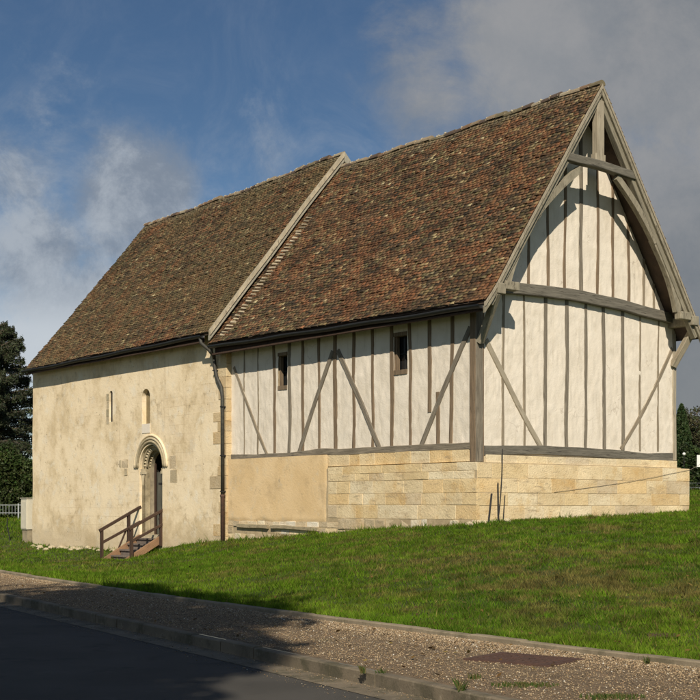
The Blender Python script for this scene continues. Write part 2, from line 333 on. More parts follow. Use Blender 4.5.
# pebbles
def blobmesh(cs, rs, cols, flat=.6):
    n = len(cs); base = np.array([[1, 0, 0], [0, 1, 0], [-1, 0, 0], [0, -1, 0], [0, 0, 1], [0, 0, -1]], float)
    fc = np.array([[0, 1, 4], [1, 2, 4], [2, 3, 4], [3, 0, 4], [1, 0, 5], [2, 1, 5], [3, 2, 5], [0, 3, 5]])
    th = rng.random(n)*6.28; c, s = np.cos(th), np.sin(th)
    V = base[None]*rs[:, None, None]*(.7+.6*rng.random((n, 6, 1))); V[:, :, 2] *= flat
    X = V[:, :, 0]*c[:, None]-V[:, :, 1]*s[:, None]; Y = V[:, :, 0]*s[:, None]+V[:, :, 1]*c[:, None]
    V = np.stack([X, Y, V[:, :, 2]], -1)+cs[:, None, :]
    return V.reshape(-1, 3), (fc[None]+(np.arange(n)*6)[:, None, None]).reshape(-1, 3), np.repeat(cols, 6, 0)
NP_ = 100000
t = rng.random(NP_)**1.0; A = -30+30.5*rng.random(NP_)**.6
kin, kout = K_in(A), K_out(A); u = np.where(rng.random(NP_) < .35, 1-rng.random(NP_)**2*.35, t); B = kout+.09+(kin-kout-.17)*u
rs = .004+.008*rng.random(NP_)**3+np.where(u > .8, .006*rng.random(NP_)**2, 0)
pal = np.array([(.37, .275, .165), (.27, .195, .115), (.47, .37, .235), (.13, .10, .065), (.32, .215, .125), (.55, .49, .38), (.72, .69, .60)])
ci = rng.choice(7, NP_, p=[.30, .25, .17, .11, .12, .04, .01]); cols = pal[ci]*(.8+.4*rng.random((NP_, 1)))
cs = np.c_[A*PER[0]+B*DIR[0], A*PER[1]+B*DIR[1], .128+.024*u+rs*.15]
V, Fc, C = blobmesh(cs, rs, cols); tag(mesh('gravel', V, Fc, PEB, col=C), kind='stuff')

n2_ = 5000; A = -30+31*rng.random(n2_)**.6; B = K_out(A)-.09-.55*rng.random(n2_)**2.2; ci = rng.choice(7, n2_, p=[.3, .25, .15, .15, .1, .04, .01])
V, Fc, C = blobmesh(np.c_[A*PER[0]+B*DIR[0], A*PER[1]+B*DIR[1], np.where(B > K_out(A)-.38, .012, .004)], .003+.006*rng.random(n2_)**3, pal[ci]*.8); tag(mesh('grit', V, Fc, PEB, col=C), kind='stuff')
# grass
def vnoise(x, y, s, seed):
    r = np.random.default_rng(seed); T = r.random((64, 64)); x = x/s; y = y/s; i = np.floor(x).astype(int); j = np.floor(y).astype(int); fx = x-i; fy = y-j
    fx = fx*fx*(3-2*fx); fy = fy*fy*(3-2*fy); g = lambda a, b: T[a % 64, b % 64]
    return (g(i, j)*(1-fx)+g(i+1, j)*fx)*(1-fy)+(g(i, j+1)*(1-fx)+g(i+1, j+1)*fx)*fy
NG = 620000
dep = 11.0*np.exp(rng.random(NG)*math.log(78/11.)); px = rng.uniform(-40, 740, NG)
X = (px-350)/1314*dep; Y = dep
A = X*PER[0]+Y*PER[1]; v = X*DIR[0]+Y*DIR[1]-K_in(A); lx, ly = w2l(X, Y)
ins = (lx > -.12) & (lx < 8.2) & (ly > -.15) & (ly < 24.45)
stair = (lx > -1.75) & (lx < 0) & (ly > 14.6) & (ly < 16.4)
k = (v > .055) & ~ins & ~stair; X, Y, v, dep, lx, ly = X[k], Y[k], v[k], dep[k], lx[k], ly[k]
Z = terr(X, Y); n = len(X)
edge = v < .35
h = (.016+.026*rng.random(n))*(1+.5*vnoise(X, Y, .5, 3))*np.where(edge, 1.5, 1)*(1+.012*dep)*np.where((lx > -.40) & (lx < 8.5) & (ly > -.42), 1.45, 1)*np.where(rng.random(n) < .015, 2.2, 1)*(1+1.3*np.clip(vnoise(X, Y, .28, 44)-.68, 0, 1)*3); w = (.0036+.003*rng.random(n))*(dep/15).clip(.8, 5)
th = rng.random(n)*6.283; tl = rng.random(n)*6.283; ln = h*(.3+.7*rng.random(n))
V = np.empty((n, 3, 3)); V[:, 0] = np.c_[X+np.cos(th)*w, Y+np.sin(th)*w, Z-.004]; V[:, 1] = np.c_[X-np.cos(th)*w, Y-np.sin(th)*w, Z-.004]
V[:, 2] = np.c_[X+np.cos(tl)*ln, Y+np.sin(tl)*ln, Z+h]
f1 = vnoise(X, Y, 1.1, 5)*.35+vnoise(X, Y, .40, 6)*.33+vnoise(X, Y, .13, 7)*.32
bank = np.exp(-((v-4.2)/3.2)**2)*np.clip((X+1.5)/4, 0, 1)
brown = np.clip((f1-.56+.14*bank)*5, 0, 1)[:, None]*.75*(1-np.exp(-v/1.1))[:, None]
brown = np.maximum(brown, (rng.random((n, 1)) < .05+.16*np.clip(bank, 0, 1)[:, None])*.8)
g1 = np.array([.098, .190, .009]); g2 = np.array([.046, .105, .007]); g3 = np.array([.150, .205, .016]); br = np.array([.19, .135, .05])
mixv = vnoise(X, Y, .3, 9)[:, None]; mx = vnoise(X, Y, 2.2, 11)[:, None]
c = g2*(1-mixv)+g1*mixv; c = c*(1-.5*mx)+g3*.5*mx; c = c*(1-brown)+br*brown
c *= (.75+.5*rng.random((n, 1)))*(1+.25*np.exp(-v/1.2))[:, None]*(.55+.9*vnoise(X, Y, .19, 15)[:, None])
tag(mesh('grass', V.reshape(-1, 3), np.arange(3*n).reshape(-1, 3), BLADE, col=np.repeat(c, 3, 0)), kind='stuff')

nl = 900; dl = 11*np.exp(rng.random(nl)*1.3); pl_ = rng.uniform(-20, 720, nl); Xl = (pl_-350)/1314*dl; vl = Xl*DIR[0]+dl*DIR[1]-K_in(Xl*PER[0]+dl*PER[1]); Al = Xl*PER[0]+dl*PER[1]; lxl, lyl = w2l(Xl, dl)
ok = ((vl > .1) & ~((lxl > -.2) & (lyl > -.3))) | ((vl < -.08) & (Xl*DIR[0]+dl*DIR[1] > K_out(Al)+.08)); Xl, dl, vl = Xl[ok], dl[ok], vl[ok]; nl = len(Xl)
zl = np.where(vl > 0, terr(Xl, dl)+.035, .160); th = rng.random(nl)*6.28; s_ = .018+.018*rng.random(nl); ax = np.c_[np.cos(th), np.sin(th), rng.normal(size=nl)*.3]*s_[:, None]; bx = np.c_[-np.sin(th), np.cos(th), rng.normal(size=nl)*.3]*s_[:, None]*.6; ce = np.c_[Xl, dl, zl]
Vl = np.stack([ce-ax, ce+bx, ce+ax, ce-bx], 1).reshape(-1, 3); cl_ = np.array([(.20, .12, .04), (.14, .08, .03), (.26, .19, .06), (.09, .06, .03)])[rng.integers(0, 4, nl)]
tag(mesh('fallen_leaf_litter', Vl, np.arange(4*nl).reshape(-1, 4), BLADE, col=np.repeat(cl_, 4, 0)), kind='stuff')

# ================================================================= CHAPEL
chapel = empty('chapel', (O[0], O[1], 0), TH)
tag(chapel, 'old chapel with plastered stone choir, half-timbered nave and steep brown tiled roofs', 'chapel')
LX = (-1, 0, 0); GY = (0, -1, 0)

def blocks(mb, rects, mp, dep=.10, gap=.006, jit=.006, pal=None, rough=0, bev=.005):
    for (u0, u1, z0, z1) in rects:
        c = random.choice(pal); f = random.uniform(.94, 1.06); c = tuple(x*f for x in c)
        d = random.uniform(-jit, jit); i = bev+rough*.5; r = lambda: random.uniform(-rough, rough)
        a, b, e, g = u0+gap/2, u1-gap/2, z0+gap/2, z1-gap/2
        P = [(a, e, dep), (b, e, dep), (b, g, dep), (a, g, dep)]
        P += [(a+r(), e+r(), d+bev), (b+r(), e+r(), d+bev), (b+r(), g+r(), d+bev), (a+r(), g+r(), d+bev)]
        P += [(a+i+r(), e+i+r(), d+r()*.5), (b-i+r(), e+i+r(), d+r()*.5), (b-i+r(), g-i+r(), d+r()*.5), (a+i+r(), g-i+r(), d+r()*.5)]
        Fb = [(8, 9, 10, 11)]+[(4+j, 4+(j+1) % 4, 8+(j+1) % 4, 8+j) for j in range(4)]+[(j, (j+1) % 4, 4+(j+1) % 4, 4+j) for j in range(4)]
        mb.add([mp(*p) for p in P], Fb, c)
PAL = [(.77, .62, .38), (.80, .66, .42), (.75, .59, .34), (.80, .685, .47), (.78, .63, .39), (.75, .56, .30), (.77, .63, .40), (.66, .54, .36)]
PALW = [(.76, .68, .51), (.70, .60, .43), (.78, .72, .59), (.66, .54, .36), (.52, .43, .29)]
def courses(u0, u1, zs, wmin=.45, wmax=1.05):
    out = []
    for z0, z1 in zip(zs[:-1], zs[1:]):
        u = u0-random.uniform(0, .4); 
        while u < u1:
            w_ = random.uniform(wmin, wmax); a = max(u, u0); b = min(u+w_, u1)
            if u1-b < .25: b = u1
            if b-a > .12: out.append((a, b, z0, z1))
            u = b if b > u else u+w_
    return out

# ---- plinth
mb = MB()
mapL = lambda u, z, d: (-.12+d, u, z); mapG = lambda u, z, d: (u, -.15+d, z)
zz = [.55, .93, 1.24, 1.60, 1.90, 2.24, 2.44, 2.65]
blocks(mb, courses(-.15, 5.75, zz[2:]), mapL, pal=PAL, gap=.008, jit=.007, rough=.005)
blocks(mb, courses(-.15, 5.3, zz[:3], .22, .5), mapL, pal=PALW, gap=.03, jit=.03, rough=.022)
zg = [.93, 1.24, 1.58, 1.90, 2.26, 2.62]
blocks(mb, courses(-.10, 8.17, zg, .6, 1.3), mapG, pal=PAL, gap=.007, jit=.006, rough=.004)
blocks(mb, [(-.15, .9, a, b) for a, b in zip(zg[:-1], zg[1:])], lambda u, z, d: (8.17-d, u, z), pal=PAL, gap=.011)
blocks(mb, courses(0.9, 10.7, zg, .6, 1.3), lambda u, z, d: (7.80-d, u, z), pal=PAL, gap=.011)
plinth = mb.build('plinth', STONE, chapel)
mb = MB(); mb.box((-.112, -.142, -1), (7.78, 10.9, 2.60)); mb.box((7.7, -.142, -1), (8.155, .9, 2.55)); mb.box((-.10, -.13, 2.59), (7.80, 10.9, 2.645)); mb.box((7.81, -.13, 2.56), (8.15, .88, 2.612)); mb.build('mortar_bed', MORTAR, plinth)
mb = MB()  # thin levelling course under the sill beams
blocks(mb, [(u, v_, 2.66, 3.0+random.uniform(-.03, 0)) for (u, v_, _, __) in courses(.19, 5.9, [0, 1], .4, .9)], lambda u, z, d: (-.045+d, u, z), pal=PAL, gap=.012, jit=.006)
mb.build('levelling_course', STONE, plinth); mb = MB()
blocks(mb, [(u, v_, 2.635, 2.84) for (u, v_, _, __) in courses(.28, 7.72, [0, 1], .5, 1.2)], lambda u, z, d: (u, -.07+d, z), pal=[PAL[1], PAL[3], PALW[1]], gap=.01, jit=.006)
mb.build('levelling_course', STONE, plinth)
# rendered panel
def panel(name, us, vs, f, mat, parent, keep=None, smooth=True):
    V = []; idx = {}
    for i, u in enumerate(us):
        for j, v in enumerate(vs): V.append(f(u, v))
    m = len(vs); F_ = []
    for i in range(len(us)-1):
        for j in range(m-1):
            if keep is None or keep((us[i]+us[i+1])/2, (vs[j]+vs[j+1])/2): F_.append((i*m+j, (i+1)*m+j, (i+1)*m+j+1, i*m+j+1))
    return mesh(name, V, F_, mat, parent, smooth=smooth)
def fr(u, v):
    e = 5.80+.10*mn.noise((v*2.2, 3, 1)); yy = e+(10.86-e)*(u)
    lo = 1.10+.07*mn.noise((u*9, 8, 1)); z_ = lo+(3.0-lo)*v
    edge = min(u*5, (1-u)*99, v*2, 1)
    return (-.128+.012*mn.noise((yy*1.3, z_*1.3, 0))+(.03 if (u < .003 or v < .01) else 0), yy, z_)
panel('render_panel', list(np.linspace(0, 1, 60)), list(np.linspace(0, 1, 26)), fr, P_OCHRE, plinth)
mb = MB()
blocks(mb, courses(5.3, 10.8, [.2, .48, .74, .96], .3, .75), lambda u, z, d: (-.115+d, u, z), pal=PALW+PAL[:2], gap=.02, jit=.015, rough=.012)
blocks(mb, courses(5.0, 10.8, [.96, 1.13], .25, .6), lambda u, z, d: (-.13+d, u, z), pal=PALW, gap=.02, jit=.02, rough=.015)
mb.build('rubble_footing', STONE, plinth)
for (y0, y1, z) in ((10.2, 8.6, .985), (8.42, 6.15, .955)):
    beam('string_course', (-.20, y0, z), (-.21, y1, z-.03), .11, .2, LX, STONE_W, plinth, wob=.03)

# ---- long timber wall
def skin(u, z, k): return .012+.007*mn.noise((u*1.1, z*1.1, k))+.009*mn.noise((u*5, z*2.6, k+5))+.010*mn.noise((u*12, z*6, k+9))
def lx_(u, z): return skin(u, z, 4)
wins = [(7.86, 8.31, 5.06, 5.95), (2.56, 3.08, 5.10, 6.0)]
us = sorted(set([round(x, 3) for x in np.arange(.0, 10.9, .045)]+[w_[0] for w_ in wins]+[w_[1] for w_ in wins]+[10.86]))
vs = sorted(set([round(x, 3) for x in np.arange(2.9, 6.85, .07)]+[w_[2] for w_ in wins]+[w_[3] for w_ in wins]+[6.85]))
keep = lambda u, v: not any(a < u < b and c < v < d for a, b, c, d in wins)
lw = panel('timber_wall', us, vs, lambda u, z: (lx_(u, z), u, z), P_LIME, chapel, keep)
mb = MB()   # solid core behind the skin, in pieces round the openings
ys = [0.03, 2.52, 3.12, 7.82, 8.35, 10.86]
for a, b in zip(ys[:-1], ys[1:]):
    if (a, b) in ((2.52, 3.12), (7.82, 8.35)):
        mb.box((.06, a, 2.62), (.30, b, 5.0)); mb.box((.06, a, 6.05), (.30, b, 6.9))
    else: mb.box((.06, a, 2.62), (.30, b, 6.9))
mb.build('wall_core', MORTAR, lw)
studs = [(10.09, 'l'), (9.34, 'l'), (8.50, 'b'), (7.75, 'b'), (7.1, 'b'), (6.32, 'b'), (5.59, 'p'), (4.77, 'b'), (3.96, 'b'), (3.19, 'b'), (2.45, 'b'), (.87, 'b')]
def sz(y): return 3.13 if y > 4 else 3.12
for y, k_ in studs:
    m_ = {'l': W_LIME, 'b': random.choice((W_BROWN, W_BROWN, W_GREY)), 'p': W_BROWN}[k_]; wd = {'l': .08, 'b': .135, 'p': .165}[k_]; fx = .003 if k_ == 'l' else -.004
    zt = 6.85
    beam('stud', (fx, y+random.uniform(-.02, .02), sz(y)), (fx, y+random.uniform(-.03, .03), zt), wd*random.uniform(.8, 1.1), .12, LX, m_, lw, wob=.03)
beam('stud', (-.008, 1.69, 3.95), (-.008, 1.69, 6.85), .14, .12, LX, W_BROWN, lw); beam('stud', (-.008, 1.38, 3.1), (-.008, 1.38, 4.45), .14, .12, LX, W_BROWN, lw)
beam('brace', (-.022, 7.27, 3.1), (-.022, 5.68, 5.86), .15, .12, LX, W_GREY, lw, bow=.03)
beam('brace', (-.022, 3.67, 3.1), (-.022, 5.48, 5.86), .15, .12, LX, W_GREY, lw, bow=-.04)
beam('brace', (-.022, 2.01, 3.1), (-.022, .20, 5.95), .15, .12, LX, W_GREY, lw, bow=.03)
beam('brace', (-.014, 8.87, 3.1), (-.014, 10.64, 5.83), .11, .12, LX, W_LIME, lw, bow=.03)
# sill beam, wavy
prev = None; sp = [(10.72, 3.07), (9.2, 3.03), (7.71, 3.03), (6.18, 3.10), (5.37, 3.06), (4.4, 3.06), (3.32, 3.06), (1.8, 3.06), (.3, 3.04)]
mb = MB(); V = []; yv = np.linspace(10.72, .17, 60); ctr = np.interp(-yv, [-a for a, b in sp], [b for a, b in sp])
for i, (y, z) in enumerate(zip(yv, ctr)):
    hh = .085+.014*mn.noise((y*1.5, 0, 5)); z += .016*mn.noise((y*1.1, 2, 2))
    for (dx, dz) in ((.1, -hh), (-.045, -hh), (-.052, -hh+.012), (-.052, hh-.012), (-.045, hh), (.1, hh)): V.append((dx+.008*mn.noise((y*2, dz*9, 1)), y, z+dz))
Fs = [(i*6+j, i*6+(j+1) % 6, (i+1)*6+(j+1) % 6, (i+1)*6+j) for i in range(59) for j in range(6)]+[tuple(range(6)), tuple(59*6+j for j in range(5, -1, -1))]
W_GREYY = woodmat('grey sill oak', (.30, .255, .19), (.17, .145, .105), (.06, .05, .04))
W_GREYY.node_tree.nodes['Mapping'].inputs['Scale'].default_value = (5, .35, 5)
W_GREYX = woodmat('grey tie oak', (.215, .195, .155), (.125, .115, .09), (.035, .03, .025))
W_GREYX.node_tree.nodes['Mapping'].inputs['Scale'].default_value = (.35, 5, 5)
mesh('sill_beam', V, Fs, W_GREYY, lw)
for (y0, y1, z0, z1) in wins:
    f = MB(); t_ = .05
    f.box((-.012, y0-.0, z0-.10), (.16, y1+.0, z0+.02)); f.box((-.012, y0, z1), (.16, y1, z1+.10))
    f.box((.06, y0-.01, z0), (.16, y0+t_, z1)); f.box((.06, y1-t_, z0), (.16, y1+.01, z1))
    wf = f.build('window', W_BROWN, lw)
    g = MB(); g.box((.20, y0-.03, z0-.03), (.215, y1+.03, z1+.03)); g.build('pane', GLASS, wf)
    g = MB(); g.box((.17, (y0+y1)/2-.012, z0), (.19, (y0+y1)/2+.012, z1)); g.box((.172, y0, (z0+z1)/2-.012), (.188, y1, (z0+z1)/2+.012)); g.build('glazing_bar', DARKIRON, wf)

# ---- roof lines of the nave
AP = (3.70, 12.45); FL = (-.45, 6.42); FR = (7.95, 6.25)
def nroof(x): return AP[1]-(AP[0]-x)*(AP[1]-FL[1])/(AP[0]-FL[0]) if x < AP[0] else AP[1]-(x-AP[0])*(AP[1]-FR[1])/(FR[0]-AP[0])
# ---- gable wall
us = sorted(set([round(x, 3) for x in np.linspace(0.03, 7.66, 175)]+[AP[0]])); vs = list(np.linspace(0, 1, 110))
def gf(u, v):
    z_ = 2.85+(nroof(u)-.24-2.85)*v; return (u, skin(u, z_, 31), z_)
gw = panel('gable_wall', us, vs, gf, P_LIME, chapel)
mb = MB(); top = [(x, nroof(x)-.26) for x in (.03, AP[0], 7.66)]
P2 = [(.03, 2.62), (7.66, 2.62), (7.66, top[2][1]), (AP[0], top[1][1]), (.03, top[0][1])]
mb.add([(x, .07, z) for x, z in P2]+[(x, .30, z) for x, z in P2], [(0, 1, 2, 3, 4), (9, 8, 7, 6, 5)]+[(i, 5+i, 5+(i+1) % 5, (i+1) % 5) for i in range(5)])
mb.build('wall_core', MORTAR, gw)
mb = MB(); mb.box((7.42, .32, 2.6), (7.664, 10.5, 6.7)); mb.build('far_side_wall', P_LIME, chapel)
def tie_z(x): return np.interp(x, [0, .2, 1.38, 3.15, 5.03, 7.41, 7.7], [6.9, 6.93, 7.00, 7.05, 6.98, 6.79, 6.74])
for x, k_ in ((.94, 'l'), (1.71, 'l'), (2.47, 'g'), (3.26, 'g'), (4.0, 'g'), (4.73, 'g'), (5.49, 'g'), (6.2, 'l'), (6.97, 'l')):
    beam('stud', (x+random.uniform(-.02, .02), -.002 if k_ == 'g' else .001, 3.08), (x+random.uniform(-.03, .03), -.002 if k_ == 'g' else .001, float(tie_z(x))-.1), (.125 if k_ == 'g' else .09)*random.uniform(.85, 1.15), .1, GY, W_GREY if k_ == 'g' else W_LIME, gw, wob=.025)
for x, k_ in ((1.10, 'b'), (1.85, 'b'), (2.55, 'b'), (3.19, 'b'), (3.8, 'g'), (4.47, 'b'), (5.08, 'b'), (5.73, 'b'), (6.37, 'l'), (6.80, 'l')):
    beam('stud', (x, -.006, float(tie_z(x))+.1), (x+random.uniform(-.03, .03), -.006, nroof(x)-.22), (.105 if k_ != 'g' else .15)*random.uniform(.9, 1.1), .1, GY, {'b': W_BROWN, 'g': W_GREY, 'l': W_LIME}[k_], gw, wob=.022)
beam('brace', (2.28, -.022, 3.06), (.34, -.022, 5.66), .15, .1, GY, W_PALE, gw, bow=.03)
beam('brace', (5.40, -.008, 3.1), (7.60, -.008, 5.98), .12, .1, GY, W_LIME, gw, bow=-.10)
def hbeam(name, xs, zf, hh, y0, y1, mat, parent):
    V = []; n = len(xs)
    for x in xs:
        z = float(zf(x))+.012*mn.noise((x*1.2, 1, 2)); h_ = hh(x) if callable(hh) else hh; h_ += .008*mn.noise((x*1.7, 4, 4))
        for (yy, dz) in ((y1, -h_), (y0+.01, -h_), (y0, -h_+.014), (y0, h_-.014), (y0+.01, h_), (y1, h_)): V.append((x, yy+.006*mn.noise((x*2, dz*9, 1)), z+dz))
    Fs = [(i*6+j, i*6+(j+1) % 6, (i+1)*6+(j+1) % 6, (i+1)*6+j) for i in range(n-1) for j in range(6)]+[tuple(range(6)), tuple((n-1)*6+j for j in range(5, -1, -1))]
    return mesh(name, V, Fs, mat, parent)
hbeam('tie_beam', np.linspace(.18, 7.5, 40), tie_z, lambda x: .145-.012*abs(x-3.8)/3.8, -.15, .12, W_GREYX, gw)
hbeam('sill_beam', np.linspace(.27, 7.58, 40), lambda x: np.interp(x, [.27, 2.4, 4.9, 6.5, 7.58], [2.94, 3.0, 2.97, 2.90, 2.94]), .115, -.045, .12, W_GREYX, gw)
# corner posts
beam('corner_post', (-.05, .085, 2.66), (-.05, .07, 6.8), .20, .3, LX, W_BROWN, chapel, wob=.012)
beam('corner_post', (.085, -.045, 2.66), (.08, -.045, 6.8), .24, .06, GY, W_GREY, chapel, wob=.01)
beam('corner_post', (7.70, -.02, 2.85), (7.68, -.02, 6.6), .14, .3, GY, W_PALE, chapel, wob=.012)

# ---- projecting truss in front of the gable
truss = empty('gable_truss', parent=chapel)
YT = -.74
def slope(x, dn): return (x, nroof(x)-dn)
for sgn, name in ((-1, 'l'), (1, 'r')):
    xf = -.22 if sgn < 0 else 7.72
    x0, z0 = xf, nroof(xf)-.40; x1, z1 = AP[0], AP[1]-.42
    beam('rafter', (x0, YT, z0+.05), (x1-.0*sgn, YT, z1+.05), .18, .16, GY, W_TRUSS, truss, wob=.012)
kp = beam('king_post', (3.70, YT-.025, 10.35), (3.70, YT-.025, 11.98), .26, .18, GY, W_PALE, truss, wob=.008)
beam('king_post_foot', (3.70, YT-.022, 10.33), (3.70, YT-.022, 10.60), .38, .17, GY, W_PALE, truss, wob=.01)
hbeam('collar', np.linspace(2.28, 5.10, 16), lambda x: 10.30+.03*math.sin((x-2.3)/2.8*3.14)-.03*(x-3.7), .10, YT-.05, YT+.16, W_GREYX, truss)
def curved(name, pts, w, mat, parent, y=YT, d=.14):
    P = [Vector(p) for p in pts]; n = 14; V = []; sd = random.random()*50
    for i in range(n+1):
        t = i/n; a = P[0]*(1-t)**2+P[1]*2*t*(1-t)+P[2]*t*t; tg = ((P[1]-P[0])*(1-t)+(P[2]-P[1])*t).normalized(); no = Vector((tg.y, -tg.x)); ww = w*(1+.12*mn.noise((sd, t*3, 0)))
        for (s_, yy) in ((-.5, y+d), (-.5, y), (.5, y), (.5, y+d)): q = a+no*ww*s_; V.append((q.x, yy, q.y))
    Fs = [(i*4+j, i*4+(j+1) % 4, (i+1)*4+(j+1) % 4, (i+1)*4+j) for i in range(n) for j in range(4)]+[(0, 1, 2, 3), tuple(n*4+j for j in (3, 2, 1, 0))]
    return mesh(name, V, Fs, mat, parent)
W_TRZ = woodmat('truss brace oak', (.35, .31, .225), (.22, .195, .14), (.10, .085, .06)); W_TRZ.node_tree.nodes['Mapping'].inputs['Scale'].default_value = (1.5, 4, .6)
curved('arch_brace', [(1.42, 8.78), (2.15, 9.55), (3.0, 10.12)], .17, W_TRZ, truss, y=YT+.012)
curved('arch_brace', [(5.98, 8.62), (5.3, 9.5), (4.40, 10.14)], .18, W_TRZ, truss, y=YT+.012)
curved('arch_brace', [(.40, 7.0), (.72, 7.95), (1.50, 8.84)], .20, W_TRZ, truss, y=YT+.03)
curved('arch_brace', [(6.98, 6.88), (6.72, 7.8), (5.92, 8.72)], .21, W_TRZ, truss, y=YT+.03)
# plates carrying the truss forward and their brackets
for x, zc in ((.05, 6.78), (7.55, 6.66)):
    mb = MB(); s_ = 1 if x < 3 else -1
    mb.box((x-.14, YT-.10, zc-.13), (x+.14, .1, zc+.13)); mb.box((x-.14+(.30 if s_ > 0 else -.50), YT-.07, zc+.0), (x+.14+(.50 if s_ > 0 else -.30), YT+.14, zc+.21))
    o = mb.build('wall_plate', W_TRZ, chapel)
    md = o.modifiers.new('b', 'BEVEL'); md.width = .02; md.segments = 2
beam('bracket', (-.02, -.08, 5.55), (-.10, YT-.02, 6.66), .15, .16, (-1, -.3, .2), W_TRZ, chapel, wob=.01)
beam('bracket', (7.58, -.08, 5.45), (7.72, YT-.02, 6.55), .18, .16, (-.3, -1, -.3), W_PALE, chapel, wob=.012)

# ---- choir walls
CX = -.16
def plate2d(name, outer, holes, thick, mat, parent, M4):
    cu = bpy.data.curves.new(name, 'CURVE'); cu.dimensions = '2D'; cu.fill_mode = 'BOTH'; cu.extrude = thick/2
    for poly in [outer]+holes:
        sp_ = cu.splines.new('POLY'); sp_.points.add(len(poly)-1); sp_.use_cyclic_u = True
        for p, q in zip(sp_.points, poly): p.co = (q[0], q[1], 0, 1)
    ob = bpy.data.objects.new('tmp', cu); me = bpy.data.meshes.new_from_object(ob); bpy.data.objects.remove(ob); bpy.data.curves.remove(cu)
    me.transform(M4); me.materials.clear(); me.materials.append(mat); me.name = name
    o = bpy.data.objects.new(name, me); COL.objects.link(o); o.parent = parent; return o
def archpoly(c, r, z0, zs, n=18, w=None):
    return [(c-r, z0), (c+r, z0)]+[(c+r*math.cos(math.pi*i/n), zs+r*math.sin(math.pi*i/n)) for i in range(n+1)]
def yzmap(x0, thick): return Matrix(((0, 0, 1, x0+thick/2), (1, 0, 0, 0), (0, 1, 0, 0), (0, 0, 0, 1)))
DC, DR, DS = 15.42, .76, 2.86
outer = [(10.82, -1)]+[(y, -1) for y in (24.52,)]+[(24.55, 1), (24.50, 2.4), (24.54, 4), (24.49, 5.6), (24.51, 7.25), (11.55, 7.25), (11.4, 6.62), (10.84, 6.6), (10.81, 5), (10.83, 3)]
holes = [archpoly(DC, DR, -.9, DS), archpoly(15.74, .27, 4.32, 5.24), archpoly(18.18, .11, 4.52, 5.50, 10)]
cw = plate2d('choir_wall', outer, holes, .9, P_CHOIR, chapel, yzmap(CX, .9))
# doorway orders
dw = plate2d('doorway', archpoly(DC, DR+.1, -.9, DS, 24), [archpoly(DC, .61, -.85, DS-.02, 24)], .16, STONE_W, chapel, yzmap(CX+.16, .16))
def arch_path(c, r, z0, zs, x, n=26):
    return [(x, c+r, z0)]+[(x, c+r*math.cos(math.pi*i/n), zs+r*math.sin(math.pi*i/n)) for i in range(n+1)]+[(x, c-r, z0)]
def archtube(name, r, rad, x, mat, z0, n=8, only=False):
    mb = MB(); P = arch_path(DC, r, z0, DS, x)
    if only: P = P[1:-1]
    mb.tube(P, rad, n); return mb.build(name, mat, dw, smooth=True)
archtube('hood_mould', 1.07, .045, CX-.01, P_CHOIR, 2.75, only=True)
archtube('archivolt', .965, .045, CX-.02, STONE_P, .3, only=True)
archtube('archivolt', .86, .05, CX-.015, STONE_W, .3, only=True)
archtube('archivolt', .71, .04, CX+.12, STONE_W, .45)
archtube('archivolt', .60, .035, CX+.20, STONE_W, .45, only=True)
for rr, xx, nn, a in ((.655, CX+.165, 17, .05), (.575, CX+.325, 17, .038)):
    mb = MB()
    for i in range(nn):
        g = math.pi*(i+.5)/nn; y = DC+rr*math.cos(g); z = DS+rr*math.sin(g)
        cc, ss = math.cos(g), math.sin(g)
        def pt(u, v, d): return (xx+d, y+u*cc-v*ss, z+u*ss+v*cc)
        mb.add([pt(-a*1.2, 0, 0), pt(0, a, 0), pt(a*1.2, 0, 0), pt(0, -a, 0), pt(0, 0, -.07)], [(0, 1, 4), (1, 2, 4), (2, 3, 4), (3, 0, 4)])
    mb.build('chevron_band', STONE_P, dw)
for (y0, y1) in ((DC+.60, DC+.775), (DC-.775, DC-.60)):
    mb = MB(); mb.box((CX+.02, y0, DS-.22), (CX+.19, y1, DS-.13)); mb.box((CX+.04, y0+.02, DS-.13), (CX+.18, y1-.02, DS-.04))
    if y0 > DC: mb.tube([(CX+.10, DC+.69, DS-.60), (CX+.10, DC+.69, DS-.22)], [.02, .075], 10)
    mb.build('capital', STONE_P, dw)
inn = plate2d('inner_order', archpoly(DC, .80, -.9, DS, 24), [archpoly(DC, .55, -.85, DS-.04, 24)], .13, STONE_D, dw, yzmap(CX+.322, .13))
plate2d('shade_lining', archpoly(DC, .757, -.89, DS, 24), [archpoly(DC, .70, -.85, DS-.02, 24)], .50, SHADEIN, dw, yzmap(CX+.455, .50))  # added dark sleeve over the pale reveal, so the passage looks shaded
mb = MB(); mb.box((CX+.456, DC+.53, .60), (CX+.53, DC+.70, 3.15)); mb.build('dark_gap_strip', W_DARK, dw)  # added dark strip: paints the shaded gap beside the open door leaf
dr = MB(); dr.box((0, 0, .61), (.78, .05, 2.72))
for k_ in range(5): dr.box((.005+k_*.155, -.012, .62), (.005+k_*.155+.143, -.001, 2.71))
d_ = dr.build('door', W_DOOR, chapel); d_.location = (CX+.56, DC+.50, 0); d_.rotation_euler = (0, 0, R(-4))
for zh in (1.1, 2.3):
    h_ = MB(); h_.box((.02, -.026, zh), (.70, -.013, zh+.06)); h_.build('hinge', DARKIRON, d_)
mb = MB(); mb.box((-.14, DC-.755, .1), (1.9, DC+.755, .60)); mb.build('threshold', STONE_P, dw)
mb = MB(); mb.box((1.9, DC-1.2, 0), (1.95, DC+2.4, 4)); mb.build('dark_interior', SHADEIN, dw)  # dark sheet behind the opening, interior shade put in as colour
